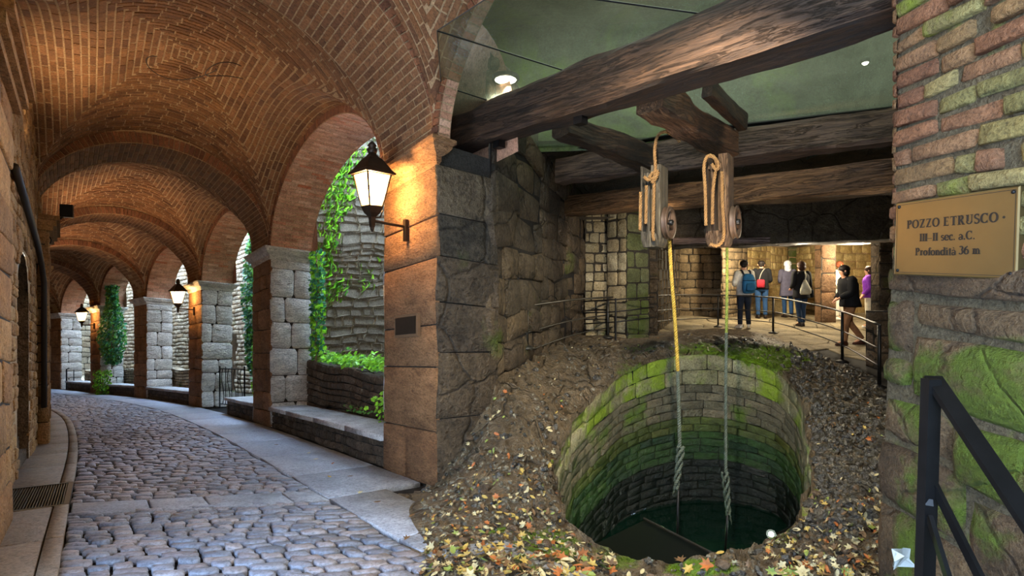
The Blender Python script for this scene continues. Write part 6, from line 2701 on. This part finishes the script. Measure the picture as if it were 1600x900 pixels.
def person(label, px, d, height, heading, outfit, pose=None):
    pose = pose or {}
    x = (px - 800) / F * d
    foot = Vector((x, d, ZF(d) + .004))
    t = empty('person', foot, label, 'person')
    k = height / 1.75
    MW = Matrix.Translation(foot) @ Matrix.Rotation(math.radians(heading), 4, 'Z') @ Matrix.Scale(k, 4)
    J = dict(pelvis=(0, 0, .95), waist=(0, .0, 1.10), chest=(0, .01, 1.33), neck=(0, .0, 1.49), jaw=(0, .03, 1.565), head=(0, .015, 1.65), crown=(0, .005, 1.72), nose=(0, .115, 1.625),
             shl=(-.18, 0, 1.43), shr=(.18, 0, 1.43), ell=(-.235, -.01, 1.14), elr=(.235, -.01, 1.14), wrl=(-.20, .13, .95), wrr=(.20, .13, .95),
             hil=(-.095, 0, .91), hir=(.095, 0, .91), knl=(-.10, .02, .50), knr=(.10, .02, .50), anl=(-.10, -.02, .09), anr=(.10, -.02, .09), tol=(-.12, .15, .035), tor=(.12, .15, .035))
    J.update(pose)
    J = {a: Vector(b) for a, b in J.items()}
    # --- continuous body from a skeleton
    V, E, Rr = [], [], []

    def add(p, r, parent=None):
        V.append(p)
        Rr.append(r)
        if parent is not None:
            E.append((parent, len(V) - 1))
        return len(V) - 1
    pe = add(J['pelvis'], .12)
    wa = add(J['waist'], .105, pe)
    ch = add(J['chest'], .13, wa)
    ne = add(J['neck'], .052, ch)
    ja = add(J['jaw'], .066, ne)
    he = add(J['head'], .092, ja)
    cr_ = add(J['crown'], .062, he)
    no = add(J['nose'], .014, he)
    for s in ('l', 'r'):
        sg = -1 if s == 'l' else 1
        sh = add(J['sh' + s], .058, ch)
        el = add(J['el' + s], .042, sh)
        wr_ = add(J['wr' + s], .028, el)
        dr = (J['wr' + s] - J['el' + s]).normalized()
        sd = dr.cross(Vector((0, 0, 1)))
        sd = sd.normalized() if sd.length > .1 else Vector((1, 0, 0))
        pm = add(J['wr' + s] + dr * .055, .030, wr_)
        for f_, (o, L) in enumerate(((-.027, .062), (-.009, .072), (.009, .067), (.027, .054))):
            a = add(J['wr' + s] + dr * .095 + sd * o, .0095, pm)
            b = add(J['wr' + s] + dr * (.095 + L * .55) + sd * o * 1.1 + Vector((0, 0, -.008)), .0085, a)
            add(J['wr' + s] + dr * (.095 + L * .9) + sd * o * 1.1 + Vector((0, 0, -.024)), .0075, b)
        a = add(J['wr' + s] + dr * .045 - sd * .034 * sg, .011, pm)
        add(J['wr' + s] + dr * .085 - sd * .052 * sg, .009, a)
        hi = add(J['hi' + s], .085, pe)
        kn = add(J['kn' + s], .056, hi)
        an = add(J['an' + s], .038, kn)
        add(J['to' + s], .032, an)
    me = bpy.data.meshes.new('body')
    me.from_pydata([tuple(MW @ v) for v in V], E, [])
    me.materials.append(M_SKIN)
    o = bpy.data.objects.new('body', me)
    COL.objects.link(o)
    o.parent = t
    o.matrix_parent_inverse = parent_inv(t)
    sk = o.modifiers.new('skin', 'SKIN')
    sk.use_smooth_shade = True
    for i, r in enumerate(Rr):
        me.skin_vertices[0].data[i].radius = (r * k, r * k)
    me.skin_vertices[0].data[0].use_root = True
    sb = o.modifiers.new('sub', 'SUBSURF')
    sb.levels = sb.render_levels = 1

    def build(g, name, mat, smooth=True, par=None):
        g.v = [tuple(MW @ Vector(v)) for v in g.v]
        return g.build(name, mat, par or t, smooth)
    # --- face: eyes, mouth, ears
    hd = J['head']
    fw = (J['nose'] - hd)
    fw.z = 0
    fw.normalize()
    rt = Vector((fw.y, -fw.x, 0))
    g = Geo()
    for s in (-1, 1):
        g.ball(hd + fw * .083 + rt * s * .032 + Vector((0, 0, .005)), .011, 8, 6)
    build(g, 'eye', M_INK, True, o)
    g = Geo()
    for s in (-1, 1):
        g.ball(hd + rt * s * .092 + Vector((0, 0, -.01)), (.014, .02, .032), 8, 6)
    build(g, 'ear', M_SKIN, True, o)
    g = Geo()
    g.ball(hd + fw * .078 + Vector((0, 0, -.062)), (.022, .012, .006), 8, 6)
    build(g, 'mouth', M_LIPS, True, o)
    # --- hair
    hs = outfit.get('hair', 'short')
    g = Geo()
    back = -fw
    if hs == 'short':
        g.ball(hd + back * .018 + Vector((0, 0, .035)), (.102, .108, .085), 16, 10)
        g.ball(hd + back * .045 + Vector((0, 0, -.01)), (.085, .065, .075), 14, 8)
    elif hs == 'bob':
        g.ball(hd + back * .018 + Vector((0, 0, .03)), (.112, .115, .095), 16, 10)
        g.ball(hd + back * .04 + Vector((0, 0, -.045)), (.112, .085, .10), 16, 10)
    elif hs == 'scarf':
        g.ball(hd + back * .012 + Vector((0, 0, .02)), (.118, .122, .115), 16, 10, fn=lambda q, p: q * (1 + .03 * math.sin(9 * p.x + 7 * p.z)))
        limb_chain([hd + Vector((0, 0, -.06)) + back * .02, J['neck'] + back * .02 + Vector((0, 0, -.02)), J['neck'] + back * .05 + Vector((0, 0, -.10))], [.10, .11, .07], g, 14)
    build(g, 'headscarf' if hs == 'scarf' else 'hair', outfit['hairm'])
    # --- top: torso loft and sleeves
    hem = outfit.get('hem', .88)
    bulk = outfit.get('bulk', 1.0)
    cx = J['chest'].x - J['pelvis'].x
    cy = J['chest'].y
    rings = []
    for (z, rx, ry) in ((hem, .185, .135), (hem + .04, .19, .14), (1.05, .175, .125), (1.2, .19, .13), (1.33, .205, .135), (1.42, .18, .115), (1.475, .10, .085), (1.51, .062, .062)):
        q = (z - .95) / .45
        b_ = bulk if z < 1.44 else 1
        flare = outfit.get('flare', 0) * max(0, 1.1 - z)
        rings.append((J['pelvis'].x + cx * q, J['pelvis'].y + (cy - J['pelvis'].y) * q + .0, z, (rx + flare) * b_, (ry + flare) * b_))
    rings = [r_ for r_ in rings if r_[2] >= hem]
    rings.sort(key=lambda r_: r_[2])
    g = Geo()
    loft(g, rings, 18)
    for s in ('l', 'r'):
        sh, el, wr_ = J['sh' + s], J['el' + s], J['wr' + s]
        stp = (J['chest'] - sh) * .25 + sh
        limb_chain([stp, sh, (sh + el) / 2, el, (el + wr_) / 2, el + (wr_ - el) * .97], [.07 * bulk, .078 * bulk, .072 * bulk, .06 * bulk, .055 * bulk, .042 * bulk], g, 12)
    build(g, outfit.get('topname', 'jacket'), outfit['top'])
    # --- trousers
    g = Geo()
    pz = J['pelvis']
    loft(g, [(pz.x, pz.y, .80, .12, .10), (pz.x, pz.y, .86, .165, .125), (pz.x, pz.y, .96, .17, .125), (pz.x, pz.y, 1.04, .155, .115)], 16)
    for s in ('l', 'r'):
        hi, kn, an = J['hi' + s], J['kn' + s], J['an' + s]
        limb_chain([hi + Vector((0, 0, .03)), (hi + kn) / 2, kn, (kn + an) / 2, an + (kn - an) * .03], [.098, .09, .068, .064, .056], g, 12)
    build(g, 'trousers', outfit['legs'])
    for s in ('l', 'r'):
        an, to = J['an' + s], J['to' + s]
        f_ = (to - an)
        f_.z = 0
        f_.normalize()
        g = Geo()
        ang = math.atan2(f_.y, f_.x) - math.pi / 2
        zb = min(an.z - .09, to.z - .035)
        M_ = Matrix.Translation(Vector((an.x, an.y, max(0, zb)))) @ Matrix.Rotation(ang, 4, 'Z')
        rg = []
        for (z, w, l, yc) in ((0, .042, .135, .06), (.02, .047, .14, .06), (.045, .045, .13, .055), (.07, .04, .09, .02), (.10, .042, .05, -.005)):
            rg.append((0, yc, z, w, l))
        loft(g, rg, 14, M_)
        build(g, 'shoe', outfit['shoes'])
    return t, MW, J


def carried(name, label, cat, MW, build_parts):
    t = empty(name, MW @ Vector((0, -.15, 1.1)), label, cat)
    for nm, fn, mat in build_parts:
        g = Geo()
        fn(g)
        g.v = [tuple(MW @ Vector(v)) for v in g.v]
        g.build(nm, mat, t, True)
    return t


HB = cloth('hair_dark', (24, 18, 16), .6)
HBR = cloth('hair_brown', (52, 32, 24), .6)
navy = cloth('cloth_navy', (32, 38, 50))
black = cloth('cloth_black', (13, 14, 18))
jeans = cloth('cloth_jeans', (34, 62, 98))
jeansd = cloth('cloth_dark_jeans', (24, 42, 66))
white = cloth('cloth_white', (212, 206, 190))
grey = cloth('cloth_grey_puffer', (82, 80, 98))
shoe_w = cloth('shoe_white', (226, 222, 212), .5)
shoe_d = cloth('shoe_dark', (34, 26, 22), .5)

t, MW, J = person('person in white top with blue backpack and white shoes standing at the railing', 1163, 13.5, 1.78, 4,
                  dict(top=white, topname='shirt', legs=navy, shoes=shoe_w, hair='short', hairm=HB, bulk=1.08, hem=.86),
                  dict(wrl=(-.13, .22, 1.10), wrr=(.13, .22, 1.10), ell=(-.25, .03, 1.16), elr=(.25, .03, 1.16), anl=(-.13, -.03, .09), anr=(.13, .02, .09), tol=(-.17, .13, .035), tor=(.19, .15, .035), nose=(.05, .105, 1.63)))


def pack(g):
    rg = []
    for (z, w, dd, yc) in ((.90, .10, .05, -.20), (.93, .15, .075, -.215), (1.05, .175, .10, -.23), (1.18, .17, .10, -.23), (1.30, .15, .085, -.215), (1.38, .12, .06, -.195), (1.41, .06, .03, -.18)):
        rg.append((0, yc, z, w, dd))
    loft(g, rg, 18)


carried('backpack', 'blue backpack worn by the person in the white top', 'backpack', MW, [
    ('bag_body', pack, cloth('cloth_blue', (38, 94, 134))),
    ('front_pocket', lambda g: loft(g, [(0, -.31, .97, .09, .03), (0, -.325, 1.0, .12, .035), (0, -.325, 1.12, .12, .035), (0, -.31, 1.16, .10, .02)], 16), cloth('cloth_blue_dark', (32, 80, 116))),
    ('top_band', lambda g: loft(g, [(0, -.235, 1.225, .166, .104), (0, -.235, 1.24, .164, .103)], 18), navy),
    ('strap', lambda g: limb_chain([(-.09, -.16, 1.38), (-.11, -.05, 1.50), (-.12, .08, 1.44), (-.13, .15, 1.3)], [.02, .022, .022, .02], g, 6), navy),
    ('strap', lambda g: limb_chain([(.09, -.16, 1.38), (.11, -.05, 1.50), (.12, .08, 1.44), (.13, .15, 1.3)], [.02, .022, .022, .02], g, 6), navy)])

t, MW, J = person('person in black jacket and blue jeans with red bag looking down', 1190, 15.5, 1.76, -14,
                  dict(top=black, legs=jeans, shoes=shoe_d, hair='short', hairm=HB, bulk=1.08, hem=.88),
                  dict(head=(0, .05, 1.63), crown=(0, .06, 1.70), jaw=(0, .06, 1.55), nose=(.01, .15, 1.59), wrl=(-.08, .26, 1.15), wrr=(.08, .26, 1.13)))
carried('shoulder_bag', 'dark red bag hanging on the back of the person in black jacket', 'bag', MW, [
    ('bag_body', lambda g: loft(g, [(-.06, -.17, .92, .08, .03), (-.06, -.185, .95, .11, .05), (-.06, -.185, 1.12, .11, .05), (-.06, -.17, 1.17, .09, .03)], 16), cloth('cloth_red', (132, 28, 40))),
    ('strap', lambda g: limb_chain([(-.10, -.16, 1.16), (-.04, -.15, 1.35), (.08, -.03, 1.50), (.1, .1, 1.36)], [.014] * 4, g, 6), cloth('strap_grey', (120, 116, 108)))])

t, MW, J = person('person in long grey hooded puffer coat and patterned white headscarf', 1231, 15.8, 1.72, -8,
                  dict(top=grey, legs=jeans, shoes=shoe_d, hair='scarf', hairm=cloth('scarf_white', (196, 198, 206), .8, .5), bulk=1.16, hem=.66, flare=.06, topname='coat'),
                  dict(wrl=(-.12, .24, 1.12), wrr=(.12, .24, 1.12)))
t, MW, J = person('person with dark bob in black coat carrying a pale grey sack bag', 1252, 13.9, 1.74, 6,
                  dict(top=black, legs=jeansd, shoes=shoe_d, hair='bob', hairm=HBR, bulk=1.1, hem=.76, flare=.04, topname='coat'),
                  dict(wrl=(-.15, .2, 1.05), wrr=(.24, .10, .92), anl=(-.05, -.04, .09), anr=(.06, .02, .09), tol=(-.06, .13, .035), tor=(.09, .19, .035), knl=(-.07, .02, .5), knr=(.08, .04, .5)))
carried('sack_bag', 'pale grey drawstring sack on the back of the person in black coat', 'bag', MW, [
    ('bag_body', lambda g: loft(g, [(-.03, -.19, .86, .12, .04), (-.03, -.215, .90, .155, .07), (-.03, -.22, 1.0, .15, .08), (-.03, -.2, 1.14, .09, .05), (-.02, -.18, 1.26, .03, .02)], 18), cloth('cloth_pale', (150, 148, 134))),
    ('strap', lambda g: limb_chain([(-.02, -.18, 1.24), (.02, -.16, 1.38), (.06, -.04, 1.50), (.09, .1, 1.38)], [.016, .018, .016, .014], g, 6), cloth('strap_pale', (164, 160, 146)))])
carried('handbag', 'black handbag hanging from the arm of the person in black coat', 'bag', MW, [
    ('bag_body', lambda g: loft(g, [(.27, .02, .78, .05, .11), (.27, .02, .80, .06, .13), (.27, .02, .98, .055, .12), (.27, .02, 1.0, .03, .10)], 14), black),
    ('strap', lambda g: limb_chain([(.27, -.07, .98), (.26, -.05, 1.16), (.26, .05, 1.17), (.27, .1, .98)], [.012] * 4, g, 6), black)])

t, MW, J = person('person in white shirt and white trousers partly hidden behind the column', 1312, 15.2, 1.72, 205,
                  dict(top=white, topname='shirt', legs=white, shoes=shoe_w, hair='short', hairm=cloth('hair_auburn', (112, 58, 34), .6), hem=.95),
                  dict(wrl=(-.12, .2, 1.2), wrr=(.15, .1, .95), nose=(-.08, .08, 1.63)))
t, MW, J = person('person in bulky black jacket and brown trousers walking left along the railing', 1328, 11.05, 1.72, 84,
                  dict(top=black, legs=cloth('cloth_brown', (128, 92, 64)), shoes=cloth('boot_brown', (60, 34, 26), .6), hair='bob', hairm=HB, bulk=1.28, hem=.84, flare=.03),
                  dict(chest=(0, .05, 1.32), neck=(0, .10, 1.48), jaw=(0, .145, 1.555), head=(0, .135, 1.64), crown=(0, .12, 1.71), nose=(0, .24, 1.61), shl=(-.18, .05, 1.42), shr=(.18, .05, 1.42),
                       ell=(-.25, .10, 1.16), elr=(.24, .06, 1.15), wrl=(-.12, .26, 1.04), wrr=(.12, .22, 1.02), knl=(-.09, .12, .52), anl=(-.09, .16, .09), tol=(-.10, .33, .035),
                       knr=(.09, -.04, .50), anr=(.09, -.30, .13), tor=(.10, -.14, .045)))
t, MW, J = person('person in purple top mostly hidden behind the dark column at right', 1358, 13.6, 1.62, 60,
                  dict(top=cloth('cloth_purple', (112, 48, 158)), legs=white, shoes=shoe_w, hair='bob', hairm=HBR, bulk=1.15, hem=.86), None)
